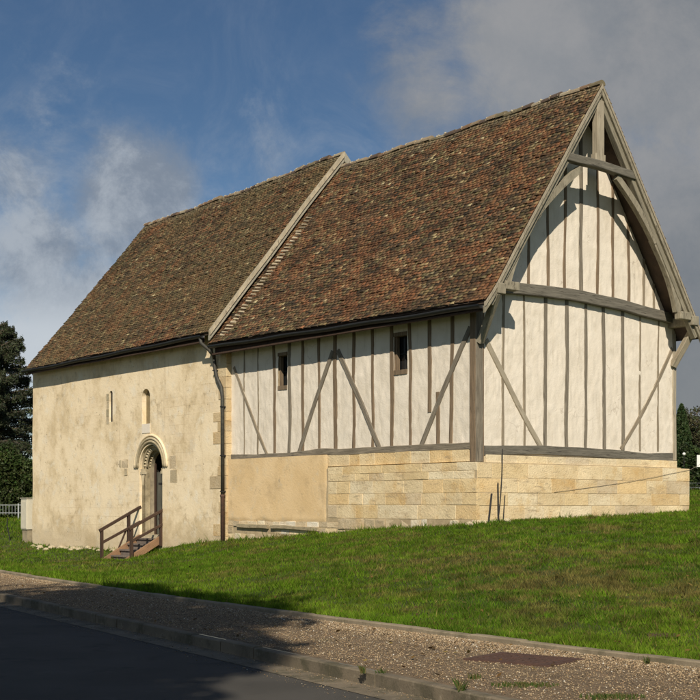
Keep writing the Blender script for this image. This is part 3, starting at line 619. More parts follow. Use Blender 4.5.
# stained voussoirs / patches of bare stone round the door, pale block under the window
for (a, b, c, d) in ((16.95, 17.40, 2.90, 3.16), (13.72, 14.16, 2.32, 2.76), (13.78, 14.2, 2.78, 3.22), (17.0, 17.22, 2.62, 2.86), (17.45, 17.6, 2.9, 3.15)):
    mb = MB(); blocks(mb, [(a, b, c, d)], lambda u, z, dd: (CX-.002+dd-.006, u, z), pal=[(.56, .46, .31), (.50, .42, .28)], dep=.1, gap=.01, rough=.02); mb.build('bare_stone', STONE, cw)
mb = MB(); mb.box((CX-.02, 15.45, 4.02), (CX+.25, 15.98, 4.33)); mb.build('sill_stone', SIGNW if False else P_LIME, cw)
mb = MB(); mb.box((CX+.17, 15.4, 4.2), (CX+.21, 16.1, 5.6)); mb.build('window_infill', M('brown boarded infill', (.30, .235, .125), (.20, .155, .085), sc=4, bump=.4), cw)
mb = MB(); mb.box((CX+.05, 18.0, 4.4), (CX+.38, 18.35, 5.8)); mb.build('window_infill', GLASS, cw)
mb = MB(); blocks(mb, [(18.32, 18.52, 4.45+.27*i, 4.72+.27*i) for i in range(4)], lambda u, z, dd: (CX-.008+dd, u, z), pal=[(.42, .37, .25), (.5, .43, .3)], gap=.01); mb.build('bare_stone', STONE, cw)
# corner quoins at the near end
mb = MB(); z = .3; k_ = 0
PQ = [(.64, .50, .30), (.60, .46, .27), (.66, .53, .33), (.55, .44, .28)]
while z < 6.2:
    hgt = random.uniform(.28, .40); wq = random.choice((.45, .75, .95)) if k_ % 2 else random.choice((.35, .5))
    blocks(mb, [(10.80, 10.80+wq, z, z+hgt)], lambda u, zz_, d: (CX-.012+d, u, zz_), pal=PQ, gap=.009, jit=.004)
    blocks(mb, [(0, .9, z, z+hgt)], lambda u, zz_, d: (CX-.006+u, 10.795+d, zz_), pal=PQ, gap=.009, jit=.004, dep=.04)
    z += hgt; k_ += 1
mb.build('quoin', STONE, cw)
# rest of the choir shell
def yn(x): return 11.25-(x+.45)*1.3/4.15
def yf(x): return 24.3-(x+.45)*1.8/4.15
mb = MB()
CA = (3.7, 12.80)
def croof(x): return 12.80-abs(x-3.7)*(12.80-6.93)/4.15
for fy, th_, dn in ((lambda x: yf(x)+(.15 if x < 3 else .0), -.6, .3), (lambda x: yn(x)+.30, .4, .16)):
    xs_ = (-.13, 3.7, 7.5)
    P = [(-.13, -1), (7.5, -1), (7.5, croof(7.5)-dn), (3.7, croof(3.7)-dn), (-.13, croof(-.13)-dn)]
    P = [(x, fy(x), z) for x, z in P]; Q = [(x, y+th_, z) for x, y, z in P]
    mb.add(P+Q, [(4, 3, 2, 1, 0), (5, 6, 7, 8, 9)]+[(i, (i+1) % 5, 5+(i+1) % 5, 5+i) for i in range(5)])
mb.add([(7.4, yn(7.4), -1), (7.4, yf(7.4), -1), (7.4, yf(7.4), 7.2), (7.4, yn(7.4), 7.2), (7.1, yn(7.4), -1), (7.1, yf(7.4), -1), (7.1, yf(7.4), 7.2), (7.1, yn(7.4), 7.2)], [(0, 1, 2, 3), (7, 6, 5, 4), (3, 2, 6, 7), (0, 4, 5, 1)])
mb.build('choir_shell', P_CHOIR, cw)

# ---- roofs
TP = np.array([(.160, .094, .047), (.122, .076, .040), (.190, .088, .042), (.066, .048, .029), (.175, .128, .060), (.26, .205, .105), (.36, .30, .17), (.135, .110, .052)])
def roof_slope(name, F0, F1, A0, A1, parent, seed, side, probs, moss=0., width=.17, gauge=.100, sag=.05, flare=.0):
    F0, F1, A0, A1 = map(lambda p: np.array(p, float), (F0, F1, A0, A1)); r = np.random.default_rng(seed)
    L = np.linalg.norm(F1-F0); H = np.linalg.norm(A0-F0); nrm = np.cross(F1-F0, A0-F0); nrm /= np.linalg.norm(nrm)
    if nrm[2] < 0: nrm = -nrm
    def P(a, b):
        p = (F0[None]*(1-a)[:, None]+F1[None]*a[:, None])*(1-b)[:, None]+(A0[None]*(1-a)[:, None]+A1[None]*a[:, None])*b[:, None]
        s_ = sag*(-np.sin(np.pi*a)*np.sin(np.pi*b)*.8+.5*np.sin(a*L*1.1+b*3+seed)*np.sin(b*H*1.3+1)*.6)
        s_ = s_+flare*np.clip(1-b*H/.9, 0, 1)**2
        p = p+nrm[None]*s_[:, None]; p[:, 2] += -.045*np.sin(np.pi*a)*b+.018*np.sin(a*L*1.9+seed)*b
        return p
    rows = int(H/gauge); cl = int(L/width)+1; V = []; C = []
    jj, ii = np.meshgrid(np.arange(rows), np.arange(cl+1), indexing='ij'); jj = jj.ravel(); ii = ii.ravel(); n = len(jj)
    ro_ = r.uniform(-.22, .22, rows+1); a = ((ii+(jj % 2)*.5+ro_[jj]+r.normal(0, .07, n))*width/L); b = jj*gauge/H+r.normal(0, .0011, n)+(vnoise(ii*width+jj*.5, jj*.35, 1.6, seed+6)-.5)*.045/H-(r.random(n) < .012)*r.random(n)*.05/H
    k = (a < 1.0) & (a > -.3*width/L); a, b, jj, ii = a[k], b[k], jj[k], ii[k]; n = len(a)
    a0, a1 = np.clip(a-.5*(width-.008)/L, 0, 1), np.clip(a+.5*(width-.008)/L, 0, 1); b1 = np.clip(b+gauge*1.75/H, 0, 1)
    rot = r.normal(0, .0035, n)/H
    lift = .030+r.random(n)*.014+(r.random(n) < .04)*.02; up = .006
    th_ = .024+.009*r.random(n)
    q0, q1, q2, q3 = P(a0, b-rot), P(a1, b+rot), P(a1, b1), P(a0, b1)
    nn_ = nrm[None]
    low0 = q0+nn_*(lift-th_)[:, None]; low1 = q1+nn_*(lift-th_+r.normal(0, .003, n))[:, None]
    up0 = q0+nn_*lift[:, None]; up1 = q1+nn_*lift[:, None]; t0 = q2+nn_*up; t1 = q3+nn_*up
    V = np.stack([up0, up1, t0, t1, low0, low1, q2-nn_*.008, q3-nn_*.008, up0, up1, low0, low1], 1).reshape(-1, 3)
    fc = np.array([[0, 1, 2, 3], [10, 11, 9, 8], [5, 6, 2, 1], [7, 4, 0, 3]])
    Fa = (fc[None]+(np.arange(n)*12)[:, None, None]).reshape(-1, 4)
    b_ = vnoise(a*L+jj*5.1, jj*3.7, .40, seed+7)[:, None]; ci = r.choice(8, n, p=probs); c = TP[ci]*(.6+.5*r.random((n, 1)))*(.45+1.15*b_)
    m1 = vnoise(a*L, b*H, 1.4, seed+1); m2 = vnoise(a*L, b*H, .38, seed+2)
    red = np.clip((m1-.55)*1.4+(m2-.5)*3, 0, 1)[:, None]; c = c*(1-red*.34)+np.array([.25, .095, .036])*red*.34*(.7+.6*r.random((n, 1)))
    dk = np.clip((vnoise(a*L, b*H, .8, seed+3)-.62)*4, 0, 1)[:, None]; c = c*(1-.22*dk)
    ms = (moss*np.clip(vnoise(a*L, b*H, 2.3, seed+4)*1.6-.2, 0, 1))[:, None]; c = c*(1-ms)+np.array([.15, .115, .052])*ms*(.6+.7*r.random((n, 1)))
    top = np.clip((b*H-H+.5)*2, 0, .6)[:, None]; c = c*(1-top)+np.array([.19, .165, .10])*top
    C = np.repeat(c, 12, 0).reshape(n, 12, 3); edge_lit = np.clip((vnoise(a*L+jj*13.7, jj*7.3, .42, seed+8)-.42)*3.2, 0, 1)[:, None, None]*(.25+.75*r.random((n, 1, 1))); C[:, 8:] = C[:, 8:]*(1-edge_lit)*1.2+np.array([.74, .60, .38])*edge_lit; C = C.reshape(-1, 3)  # front-edge faces painted paler in streaks, as if catching the sun
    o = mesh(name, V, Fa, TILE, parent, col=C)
    # boarding underneath
    g = np.linspace(0, 1, 30); ga, gb = np.meshgrid(g, g, indexing='ij'); base = P(ga.ravel(), gb.ravel()); m = 30*30
    Vb = np.r_[base-nrm*.012, base-nrm*.10]; Fq = gridfaces(30, 30); Fb = np.r_[Fq, Fq[:, ::-1]+m]
    ring = [i*30 for i in range(30)]+[29*30+j for j in range(1, 30)]+[i*30+29 for i in range(28, -1, -1)]+[j for j in range(28, 0, -1)]
    rg = np.array(ring); sidef = np.c_[rg, np.roll(rg, -1), np.roll(rg, -1)+m, rg+m]
    mesh('roof_boarding', Vb, np.r_[Fb, sidef], ROOFDARK, o)
    return o, P
nave = empty('nave_roof', parent=chapel); choir = empty('choir_roof', parent=chapel)
PN = [.28, .21, .13, .13, .13, .035, .01, .075]; PC = [.21, .21, .08, .19, .11, .04, .01, .15]
YV = -.80
F0, F1, A0, A1 = (-.45, YV, 6.42), (-.45, 11.40, 6.56), (3.70, YV, 12.45), (3.70, 10.10, 12.45)
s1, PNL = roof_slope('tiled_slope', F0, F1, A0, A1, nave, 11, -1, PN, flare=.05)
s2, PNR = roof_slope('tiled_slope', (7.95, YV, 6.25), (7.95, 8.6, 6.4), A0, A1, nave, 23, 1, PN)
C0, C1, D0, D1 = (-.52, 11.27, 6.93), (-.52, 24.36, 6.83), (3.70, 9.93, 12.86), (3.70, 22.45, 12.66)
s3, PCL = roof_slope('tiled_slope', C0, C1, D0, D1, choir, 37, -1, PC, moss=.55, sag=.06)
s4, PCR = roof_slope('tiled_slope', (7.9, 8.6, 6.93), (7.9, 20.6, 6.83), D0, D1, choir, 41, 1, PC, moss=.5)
# ridge tiles
def ridge(name, P, parent, L, seed):
    r = random.Random(seed); mb = MB(); n = int(L/.34)
    for i in range(n):
        t0, t1 = i/n, (i+1.12)/n; pa = Vector(P(np.array([t0]), np.array([1.]))[0]); pb = Vector(P(np.array([min(t1, 1)]), np.array([1.]))[0])
        d = (pb-pa).normalized(); sx = Vector((0, 0, 1)).cross(d).normalized(); V = []; rr = .105+r.uniform(-.008, .008)
        lift = r.uniform(-.022, .022); rr += r.uniform(-.02, .012)
        for p, k_ in ((pa, 1.08), (pb, .95)):
            for q in range(9):
                g = math.pi*(q/8)*1.1-.157; V.append(p+sx*math.cos(g)*rr*k_*1.1+Vector((0, 0, math.sin(g)*rr*k_-.05+lift)))
        c = random.choice([(.20, .13, .08), (.11, .08, .06), (.30, .24, .16), (.26, .20, .13), (.18, .15, .09), (.34, .29, .20)])
        mb.add(V, [(j, j+1, 9+j+1, 9+j) for j in range(8)]+[tuple(range(9))], c)
        for q in range(6): # mortar lumps at the joints
            g = math.pi*(q+.5+r.uniform(-.3, .3))/6; e = pb+sx*math.cos(g)*rr*.95+Vector((0, 0, math.sin(g)*rr*.93-.05))+d*r.uniform(-.03, .03); s_ = r.uniform(.028, .048)
            mb.add([e+Vector(v)*s_ for v in ((1, 0, 0), (0, 1, 0), (-1, 0, 0), (0, -1, 0), (0, 0, 1), (0, 0, -1))], [(0, 1, 4), (1, 2, 4), (2, 3, 4), (3, 0, 4), (1, 0, 5), (2, 1, 5), (3, 2, 5), (0, 3, 5)], (.40, .35, .25))
    mb.build(name, TILE, parent)
ridge('ridge', PNL, nave, 10.9, 1); ridge('ridge', PCL, choir, 12.6, 2)
# verge strips and bargeboards
def lin(P, a, n=20): 
    return [Vector(p) for p in P(np.full(n, a), np.linspace(0, 1, n))]
def vboard(name, pts, dn0, dn1, y0, y1, mat, parent):
    V = []
    for p in pts:
        for (yy, dz) in ((y0, dn0), (y1, dn0), (y1, dn1), (y0, dn1)): V.append((p.x, p.y+yy, p.z-dz))
    n = len(pts); Fs = [(i*4+j, (i+1)*4+j, (i+1)*4+(j+1) % 4, i*4+(j+1) % 4) for i in range(n-1) for j in range(4)]+[(0, 1, 2, 3), tuple((n-1)*4+j for j in (3, 2, 1, 0))]
    return mesh(name, V, Fs, mat, parent)
for P in (PNL, PNR):
    vboard('verge_strip', lin(P, 0), .035, .135, -.03, .03, W_PALE, nave)
    vboard('bargeboard', lin(P, 0), .138, .29, -.005, .06, W_TRZ, nave)
CB = lin(PCL, 0)
W_BB = woodmat('bargeboard wood', (.47, .40, .28), (.36, .31, .225), (.15, .12, .085))
W_BB.node_tree.nodes['Mapping'].inputs['Scale'].default_value = (1.2, 5, .8)
W_BG = woodmat('grey bargeboard wood', (.36, .335, .265), (.28, .26, .20), (.12, .10, .08)); W_BG.node_tree.nodes['Mapping'].inputs['Scale'].default_value = (1.2, 5, .8)
vboard('bargeboard', CB, -.07, .09, -.10, .0, W_BB, choir); vboard('bargeboard', CB, .105, .25, -.06, .03, W_BG, choir)
vboard('bargeboard', lin(PCR, 0, 12), -.06, .25, -.08, .02, W_BG, choir)
for (bb, w_) in ((.03, .22), (.45, .12), (.72, .1)):
    mb = MB(); p = PCL(np.array([0.]), np.array([bb]))[0]; mb.box((p[0]+.10, p[1]-.42, p[2]-.42), (p[0]+.10+w_, p[1]+.2, p[2]-.22)); mb.build('purlin_end', W_DARK, choir)
# pale tile fillets along the abutment on the nave slope
mb = MB()
for i in range(36):
    b = .03+i*.0185+random.uniform(-.002, .002); j = (i+.5)
    aa_ = 1-(.74-.0*b)/11.5+random.uniform(-.003, .003); p = Vector(PNL(np.array([aa_+random.uniform(-.002, .002)]), np.array([b]))[0]); q = Vector(PNL(np.array([min(1, aa_+random.uniform(.022, .032))]), np.array([b+.004]))[0]); u_ = Vector((.567, 0, .824)); nn_ = Vector((-.824, 0, .567))
    f = random.uniform(.75, 1.15)*(1 if i < 32 else .6); c = (.42*f, .35*f, .24*f)
    A_ = [p+nn_*.045, q+nn_*.065, q+nn_*.065+u_*random.uniform(.05, .085), p+nn_*.045+u_*random.uniform(.03, .06)]; mb.add(A_+[v-nn_*.03 for v in A_], [(0, 1, 2, 3), (4, 5, 1, 0), (5, 6, 2, 1), (7, 4, 0, 3), (6, 7, 3, 2)], c)
mb.build('abutment_fillet', TILE, nave)
# gutters
def gutter(name, p0, p1, r_, parent):
    n = 24; V = []; p0, p1 = Vector(p0), Vector(p1); d = (p1-p0).normalized(); sx = Vector((0, 0, 1)).cross(d).normalized()
    for i in range(n+1):
        p = p0.lerp(p1, i/n)+Vector((0, 0, .012*math.sin(i*.9)))
        for k_ in range(9):
            g = math.pi+math.pi*k_/8; V.append(p+sx*math.cos(g)*r_+Vector((0, 0, math.sin(g)*r_)))
        for k_ in range(9):
            g = 2*math.pi-math.pi*k_/8; V.append(p+sx*math.cos(g)*(r_-.006)+Vector((0, 0, math.sin(g)*(r_-.006)+.001)))
    Fs = [(i*18+j, i*18+(j+1) % 18, (i+1)*18+(j+1) % 18, (i+1)*18+j) for i in range(n) for j in range(18)]
    Fs += [tuple(range(9)), tuple(n*18+j for j in range(9))]
    mesh(name, V, Fs, ZINC, parent, smooth=True)
    fa = MB(); a, b = p0+sx*0, p1; fa.box((min(p0.x, p1.x)+.13, p0.y+.12, min(p0.z, p1.z)-.13), (min(p0.x, p1.x)+.17, p1.y-.1, max(p0.z, p1.z)+.03)); fa.box((min(p0.x, p1.x)+.02, p0.y+.12, min(p0.z, p1.z)-.14), (min(p0.x, p1.x)+.128, p1.y-.1, min(p0.z, p1.z)-.095)); fa.build('fascia', W_DARK, parent)
gutter('gutter', (-.52, -.72, 6.35), (-.52, 11.2, 6.49), .095, nave)
gutter('gutter', (-.60, 11.5, 6.85), (-.60, 24.4, 6.77), .095, choir)
mb = MB(); mb.tube([(-.60, 11.62, 6.82), (-.58, 11.60, 6.62), (-.40, 11.42, 6.40), (-.27, 11.34, 6.2), (-.25, 11.33, 5.85), (-.25, 11.22, 5.55), (-.25, 10.96, 5.22), (-.25, 10.90, 4.9), (-.25, 10.89, 1.9)], .058, 12)
mb.tube([(-.52, 11.12, 6.42), (-.45, 11.2, 6.30), (-.30, 11.32, 6.15)], .045, 10)
dp = mb.build('downpipe', PIPE, chapel, smooth=True)
mb = MB(); mb.tube([(-.25, 10.89, 1.92), (-.25, 10.89, 1.86), (-.25, 10.89, 1.84), (-.25, 10.885, .25)], [.08, .08, .066, .066], 12); mb.build('pipe_foot', IRON, dp, smooth=True)
for z in (5.75, 4.6, 3.1, 2.0): mb = MB(); mb.box((-.31, 10.83 if z < 5.5 else 11.26, z), (-.17, 10.95 if z < 5.5 else 11.38, z+.035)); mb.build('pipe_bracket', DARKIRON, dp)

# ================================================================= OTHER THINGS
def lempty(name, x, y, z=0): X, Y = l2w(x, y); return empty(name, (X, Y, z), TH)
# wooden steps to the door
st = lempty('wooden_steps', -.15, 15.45, -.3); tag(st, 'short flight of wooden steps with dark brown handrails leading up to the arched doorway', 'steps')
def S_(p): return (p[0]+.15, p[1]-15.45, p[2]+.3)
tx = [-1.62, -1.28, -.96, -.66, -.36]; tz = [-.27, -.07, .12, .31, .49]
for x, z in zip(tx, tz):
    mb = MB(); mb.box(S_((x, 14.80, z-.045)), S_((x+.33, 16.12, z))); mb.build('tread', W_TREAD, st)
    mb = MB(); mb.box(S_((x+.05, 14.82, z-.20)), S_((x+.075, 16.10, z-.046))); mb.build('riser', W_TREAD, st)
for y in (14.74, 16.16): beam('stringer', S_((-1.72, y, -.42)), S_((-.10, y, .50)), .24, .06, (0, -1, 0), W_STRING, st, wob=.004)
for y, dy in ((14.70, 0), (16.22, .02)):
    (xa, za, xb, zb) = ((-1.29, .85, -.19, 1.40) if y < 15 else (-1.56, .77, -.55, 1.28))
    nm = 'handrail'
    for (x, z0, z1) in ((xa, za-1.12, za), (xb, zb-1.15, zb)):
        mb = MB(); mb.box(S_((x-.045, y-.045, z0)), S_((x+.045, y+.045, z1))); mb.build('post', W_DARK if y > 15 else W_BROWN if False else W_DARK, st)
    e = (xa-.10, za-.0, -.05 if y < 15 else -.10, (1.47 if y < 15 else 1.54))
    beam('handrail', S_((e[0], y-.06, e[1]-.03)), S_((e[2], y-.06, e[3])), .10, .06, (0, -1, 0), W_DARK, st, wob=.003)
    beam('mid_rail', S_((xa, y-.06, za-.42)), S_((-.12, y-.06, e[3]-.50)), .09, .035, (0, -1, 0), W_DARK, st, wob=.003)
beam('strut', S_((-.95, 16.2, .10)), S_((-.62, 16.2, .80)), .05, .04, (0, -1, 0), W_DARK, st, wob=.002)

# cream cabinet against the far corner
X_, Y_ = (29-350)/1314*51.5, 51.5; gzc = float(terr([X_], [Y_])[0])
cb = empty('utility_cabinet', (X_, Y_, gzc-.05), TH); tag(cb, 'cream metal utility cabinet standing at the far left corner of the chapel wall', 'cabinet')
zc = max(1.6+(505-529.5)/1314*51.5-gzc+.05, .12)
mb = MB(); mb.box((-.2, -.22, zc), (.26, .30, 1.85-gzc+.05)); cbody = mb.build('body', WPAINT, cb); md = cbody.modifiers.new('b', 'BEVEL'); md.width = .012
mb = MB(); mb.box((-.215, -.20, zc+.05), (-.203, .28, 1.78-gzc)); mb.build('cabinet_door', WPAINT, cb)
mb = MB(); mb.box((-.16, -.18, -.2), (.22, .26, zc)); mb.build('plinth', STONE_D, cb)
mb = MB(); mb.box((-.23, -.25, 1.855-gzc+.05), (.29, .33, 1.885-gzc+.05)); mb.build('lid', WPAINT, cb)

# stones at the foot of the choir wall
def stone_mesh(seed):
    r = random.Random(seed); import bmesh
    bm = bmesh.new(); bmesh.ops.create_icosphere(bm, subdivisions=2, radius=1)
    for v in bm.verts:
        p = v.co.copy(); k_ = 1+.35*mn.noise(p*1.3+Vector((seed*7.1, 0, 0)))+.1*mn.noise(p*4+Vector((0, seed*3.3, 0))); v.co = Vector((p.x*k_, p.y*k_*.8, p.z*k_*.62))
    me = bpy.data.meshes.new('stone'); bm.to_mesh(me); bm.free(); me.materials.append(STONE_P); return me
SM = [stone_mesh(i) for i in range(5)]
for i in range(36):
    y = 24.0-i*.205+random.uniform(-.16, .16); x = -.20-abs(random.gauss(0, .22)); X_, Y_ = l2w(x, y); s_ = random.choice((.05, .07, .09, .12, .16))*random.uniform(.8, 1.1)
    if 14.6 < y < 16.4: continue
    o = bpy.data.objects.new('stone', SM[i % 5]); COL.objects.link(o); o.scale = (s_*1.3, s_, s_); o.rotation_euler = (random.uniform(-.2, .2), 0, random.uniform(0, 6))
    o.location = (X_, Y_, float(terr([X_], [Y_])[0])+s_*.25)
    tag(o, 'pale loose stone in the row of rubble along the foot of the plastered choir wall', 'stone', 'loose stones at the foot of the choir wall')

# rods and cable by the plinth
def rod(label, p0, p1, r_, mat, name='iron_rod', bend=0):
    X0, Y0 = l2w(p0[0], p0[1]); X1, Y1 = l2w(p1[0], p1[1]); z0 = float(terr([X0], [Y0])[0])-.05
    e = empty(name, (X0, Y0, z0)); mb = MB(); n = 8; P = []
    for i in range(n+1):
        t = i/n; P.append((( X1-X0)*t+bend*math.sin(math.pi*t), (Y1-Y0)*t, (p1[2]-z0)*t))
    mb = MB(); mb.tube(P, r_, 8); o = mb.build(name, mat); bpy.data.objects.remove(e); o.location = (X0, Y0, z0); tag(o, label, 'rod'); return o
rod('tallest thin dark rod leaning against the stone plinth, reaching the sill beam', (.48, -.27), (.72, -.185, 2.98), .012, DARKIRON, bend=.03)
rod('short thick black bar leaning at the left beside the taller thin rods', (.14, -.28), (.34, -.195, 1.88), .024, DARKIRON, 'iron_bar')
rod('medium height dark stake standing upright beside the tallest rod at the plinth', (.48, -.30), (.55, -.2, 2.15), .017, DARKIRON, 'stake')
rod('thin dark stick at the right of the rods leaning on the plinth', (.64, -.29), (.80, -.19, 1.84), .012, DARKIRON, 'stick')
# plant stub stones at their foot
for k_, (x, lab) in enumerate(((.52, 'small grey stone weighing down the foot of the rods by the plinth'), (-.55, 'small pale stone in the grass left of the black bar by the plinth'))):
    X_, Y_ = l2w(x, -.55 if x > 0 else -.35); o = bpy.data.objects.new('stone', SM[k_]); COL.objects.link(o); o.scale = (.10, .09, .09); o.location = (X_, Y_, float(terr([X_], [Y_])[0])+.03); tag(o, lab, 'stone')
# cable from the plinth out to the right
mb = MB(); P = []
pa = Vector(l2w(2.6, -.165)+(1.93,)); pb = Vector(l2w(8.2, -.175)+(2.60,)); pc = Vector(((712-350)/1314*44, 44, 1.6+(505-453)/1314*44))
for i in range(13): t = i/12; P.append(pa.lerp(pb, t)-Vector((0, 0, .05*math.sin(math.pi*t))))
for i in range(1, 13): t = i/12; P.append(pb.lerp(pc, t)-Vector((0, 0, .06*math.sin(math.pi*t))))
mb.tube(P, .005, 6); tag(mb.build('cable', CABLE), 'thin grey cable running along the gable plinth and off to the right', 'cable')

# covers
def cover(px, py, z, sx_, sy_, rz, label):
    X_, Y_ = gz(px, py, z); e = empty('access_cover', (X_, Y_, z), rz); tag(e, label, 'cover')
    mb = MB(); mb.box((-sx_, -sy_, -.03), (sx_, sy_, .010)); 
    for i in range(9):
        for j in range(5):
            cx_, cy_ = -sx_+.08+i*(2*sx_-.16)/8, -sy_+.08+j*(2*sy_-.16)/4; mb.box((cx_-.03, cy_-.02, .010), (cx_+.03, cy_+.02, .016))
    mb.build('plate', RUST, e); mb = MB()
    for a, b, c, d in ((-sx_-.04, -sy_-.04, sx_+.04, -sy_-.006), (-sx_-.04, sy_+.006, sx_+.04, sy_+.04), (-sx_-.04, -sy_-.006, -sx_-.006, sy_+.006), (sx_+.006, -sy_-.006, sx_+.04, sy_+.006)): mb.box((a, b, -.03), (c, d, .006))
    mb.build('frame', RUST, e)
cover(524, 659, .150, .42, .30, R(-38), 'brown rusty rectangular access cover set in the gravel strip')
X_, Y_ = gz(690, 634, .30); cover(690, 634, float(terr([X_], [Y_])[0])+.035, .42, .26, R(-8), 'dull brown access cover sunk in the grass near the right edge')

# weeds in the kerb joints
def tuft(px, py, z, n, h_, spread, label, flat=False):
    X_, Y_ = gz(px, py, z); V = []; F_ = []; C_ = []
    for i in range(n):
        a = random.random()*6.28; r0 = random.random()*spread; bx, by = math.cos(a)*r0*(2.2 if flat else 1), math.sin(a)*r0; l_ = h_*random.uniform(.5, 1); b = random.random()*6.28; w_ = .006; ln_ = l_*random.uniform(.2, .9)
        q = [(bx-w_, by, -.01), (bx+w_, by, -.01), (bx+math.cos(b)*ln_*.5+w_*.7, by+math.sin(b)*ln_*.5, l_*.6), (bx+math.cos(b)*ln_, by+math.sin(b)*ln_, l_)]
        s_ = len(V); V += q; F_ += [(s_, s_+1, s_+2, s_+3)]; c_ = random.choice([(.06, .10, .02), (.05, .08, .02), (.14, .12, .05), (.10, .09, .03)]); C_ += [c_]*4
    o = mesh('weed', V, F_, BLADE, col=np.array(C_), loc=(X_, Y_, z)); tag(o, label, 'weed')
tuft(363, 672, .13, 20, .07, .04, 'small weed in the kerb joint left of the other kerb weeds')
tuft(382, 676, .10, 26, .08, .05, 'thin weed on the kerb face between the two leafier weeds')
tuft(461, 690, .13, 22, .11, .05, 'leafiest upright weed growing from the kerb joint nearest the road edge')
tuft(474, 678, .135, 16, .05, .06, 'low weed in the gravel just above the leafiest kerb weed')
tuft(525, 685, .135, 260, .025, .13, 'flat green patch of weed in gravel below the rusty cover', True)
tuft(612, 697, .14, 240, .028, .12, 'flat green patch of weed at the bottom right of the gravel', True)
tuft(648, 664, .15, 26, .09, .03, 'single pale grass tuft at the foot of the inner kerb')

# ---- vegetation
def leafcloud(cs, nrm_bias, size, cols, aspect=.6, droop=0):
    n = len(cs); d = rng.normal(size=(n, 3)); d[:, 2] -= droop; d /= np.linalg.norm(d, axis=1)[:, None]; e = np.cross(d, rng.normal(size=(n, 3))); e /= np.linalg.norm(e, axis=1)[:, None]
    s_ = (size*(.6+.8*rng.random(n)))[:, None]; a = d*s_; b = e*s_*aspect
    V = np.stack([cs-a, cs+b, cs+a, cs-b], 1).reshape(-1, 3); return V, np.arange(4*n).reshape(-1, 4), np.repeat(cols, 4, 0)
def clumps(centers, radii, per, rngl=rng):
    out = []
    for c, r_ in zip(centers, radii):
        q = rngl.normal(size=(per, 3)); q /= np.linalg.norm(q, axis=1)[:, None]; q *= (rngl.random((per, 1))**.45)*r_; q[:, 2] *= .75; out.append(q+np.array(c))
    return np.concatenate(out)
def leafcol(n, base, var=.35): b = np.array(base); return b[None]*(1-var/2+var*rng.random((n, 1)))*(1+.12*rng.normal(size=(n, 3))).clip(.6, 1.4)
def broadleaf(X_, Y_, H, RX, lab, group=None, base=(.05, .075, .022), z0=None, crown0=.3, ncl=60, per=260, leaf=.09, name='tree', gaps=.0, cat='tree', trunk=.03):
    gz0 = float(terr([X_], [Y_])[0]) if z0 is None else z0
    e = empty(name, (X_, Y_, gz0)); tag(e, lab, cat, group); mb = MB(); cen = []; rad = []
    mb.tube([(0, 0, -.2), (.02*H*.3, 0, H*.25), (0, .01*H, H*.55), (0, 0, H*.85)], [H*trunk, H*trunk*.75, H*trunk*.45, H*.006], 9)
    zc_, hz = H*(1+crown0)/2, H*(1-crown0)/2
    for i in range(ncl):
        q = rng.normal(size=3); q /= np.linalg.norm(q); f = rng.random()**.5; cx_, cy_, cz_ = q[0]*RX*f*.82, q[1]*RX*f*.82, zc_+q[2]*hz*f*.85
        cen.append((cx_, cy_, cz_)); rad.append(RX*rng.uniform(.16, .34))
        if i % 2 == 0:
            zb = max(H*.2, cz_-hz*.7-.1*H); mb.tube([(0, 0, min(zb, H*.8)), (cx_*.45, cy_*.45, (zb+cz_)/2), (cx_, cy_, cz_)], [H*.012, H*.008, H*.003], 5)
    mb.build('trunk', BARK, e)
    cs = clumps(cen, rad, per); cl = np.repeat(leafcol(len(cen), base, .7), per, 0)*(.75+.5*rng.random((len(cs), 1)))
    V, F_, C = leafcloud(cs, 0, leaf, cl); mesh('crown', V, F_, LEAF, e, col=C); return e

# cedar on the left
def cedar(px, Y_, H, RX, lab):
    X_ = (px-350)/1314*Y_; z0 = float(terr([X_], [Y_])[0]); e = empty('cedar_tree', (X_, Y_, z0)); tag(e, lab, 'tree')
    mb = MB(); mb.tube([(0, 0, -.3), (0, 0, H*.5), (.1, 0, H*.97)], [.32, .2, .03], 9); cs = []; cl = []
    nb = 150
    for i in range(nb):
        t = i/nb; z = H*(.06+.91*t); L = RX*(1-t)**.62*rng.uniform(.65, 1.1)+.4; a = i*2.4+rng.normal()*.3; rise = rng.uniform(.0, .35)+.35*t
        P = [(math.cos(a)*L*s_, math.sin(a)*L*s_, z+L*rise*s_-L*.22*s_*s_) for s_ in (0, .35, .7, 1)]
        mb.tube(P, [.07, .05, .03, .01], 5); n = int(120+L*330); s_ = rng.random(n)**.7; wv = .34*L*(1-s_*.75)*(rng.random(n)-.5)*2
        x = math.cos(a)*L*s_-math.sin(a)*wv*.55; y = math.sin(a)*L*s_+math.cos(a)*wv*.55; zz_ = z+L*rise*s_-L*.22*s_*s_-np.abs(wv)*.18+rng.normal(size=n)*.07-rng.random(n)*.18
        cs.append(np.c_[x, y, zz_]); sh = rng.uniform(.7, 1.25); cl.append(leafcol(n, (.052*sh, .062*sh, .032*sh), .6))
    mb.build('trunk', BARK, e); cs = np.concatenate(cs); cl = np.concatenate(cl); V, F_, C = leafcloud(cs, 0, .085, cl, .25, .4); mesh('crown', V, F_, LEAF, e, col=C)
cedar(-3, 66, 9.9, 3.7, 'dark blue-green cedar rising behind the hedge at the left edge')
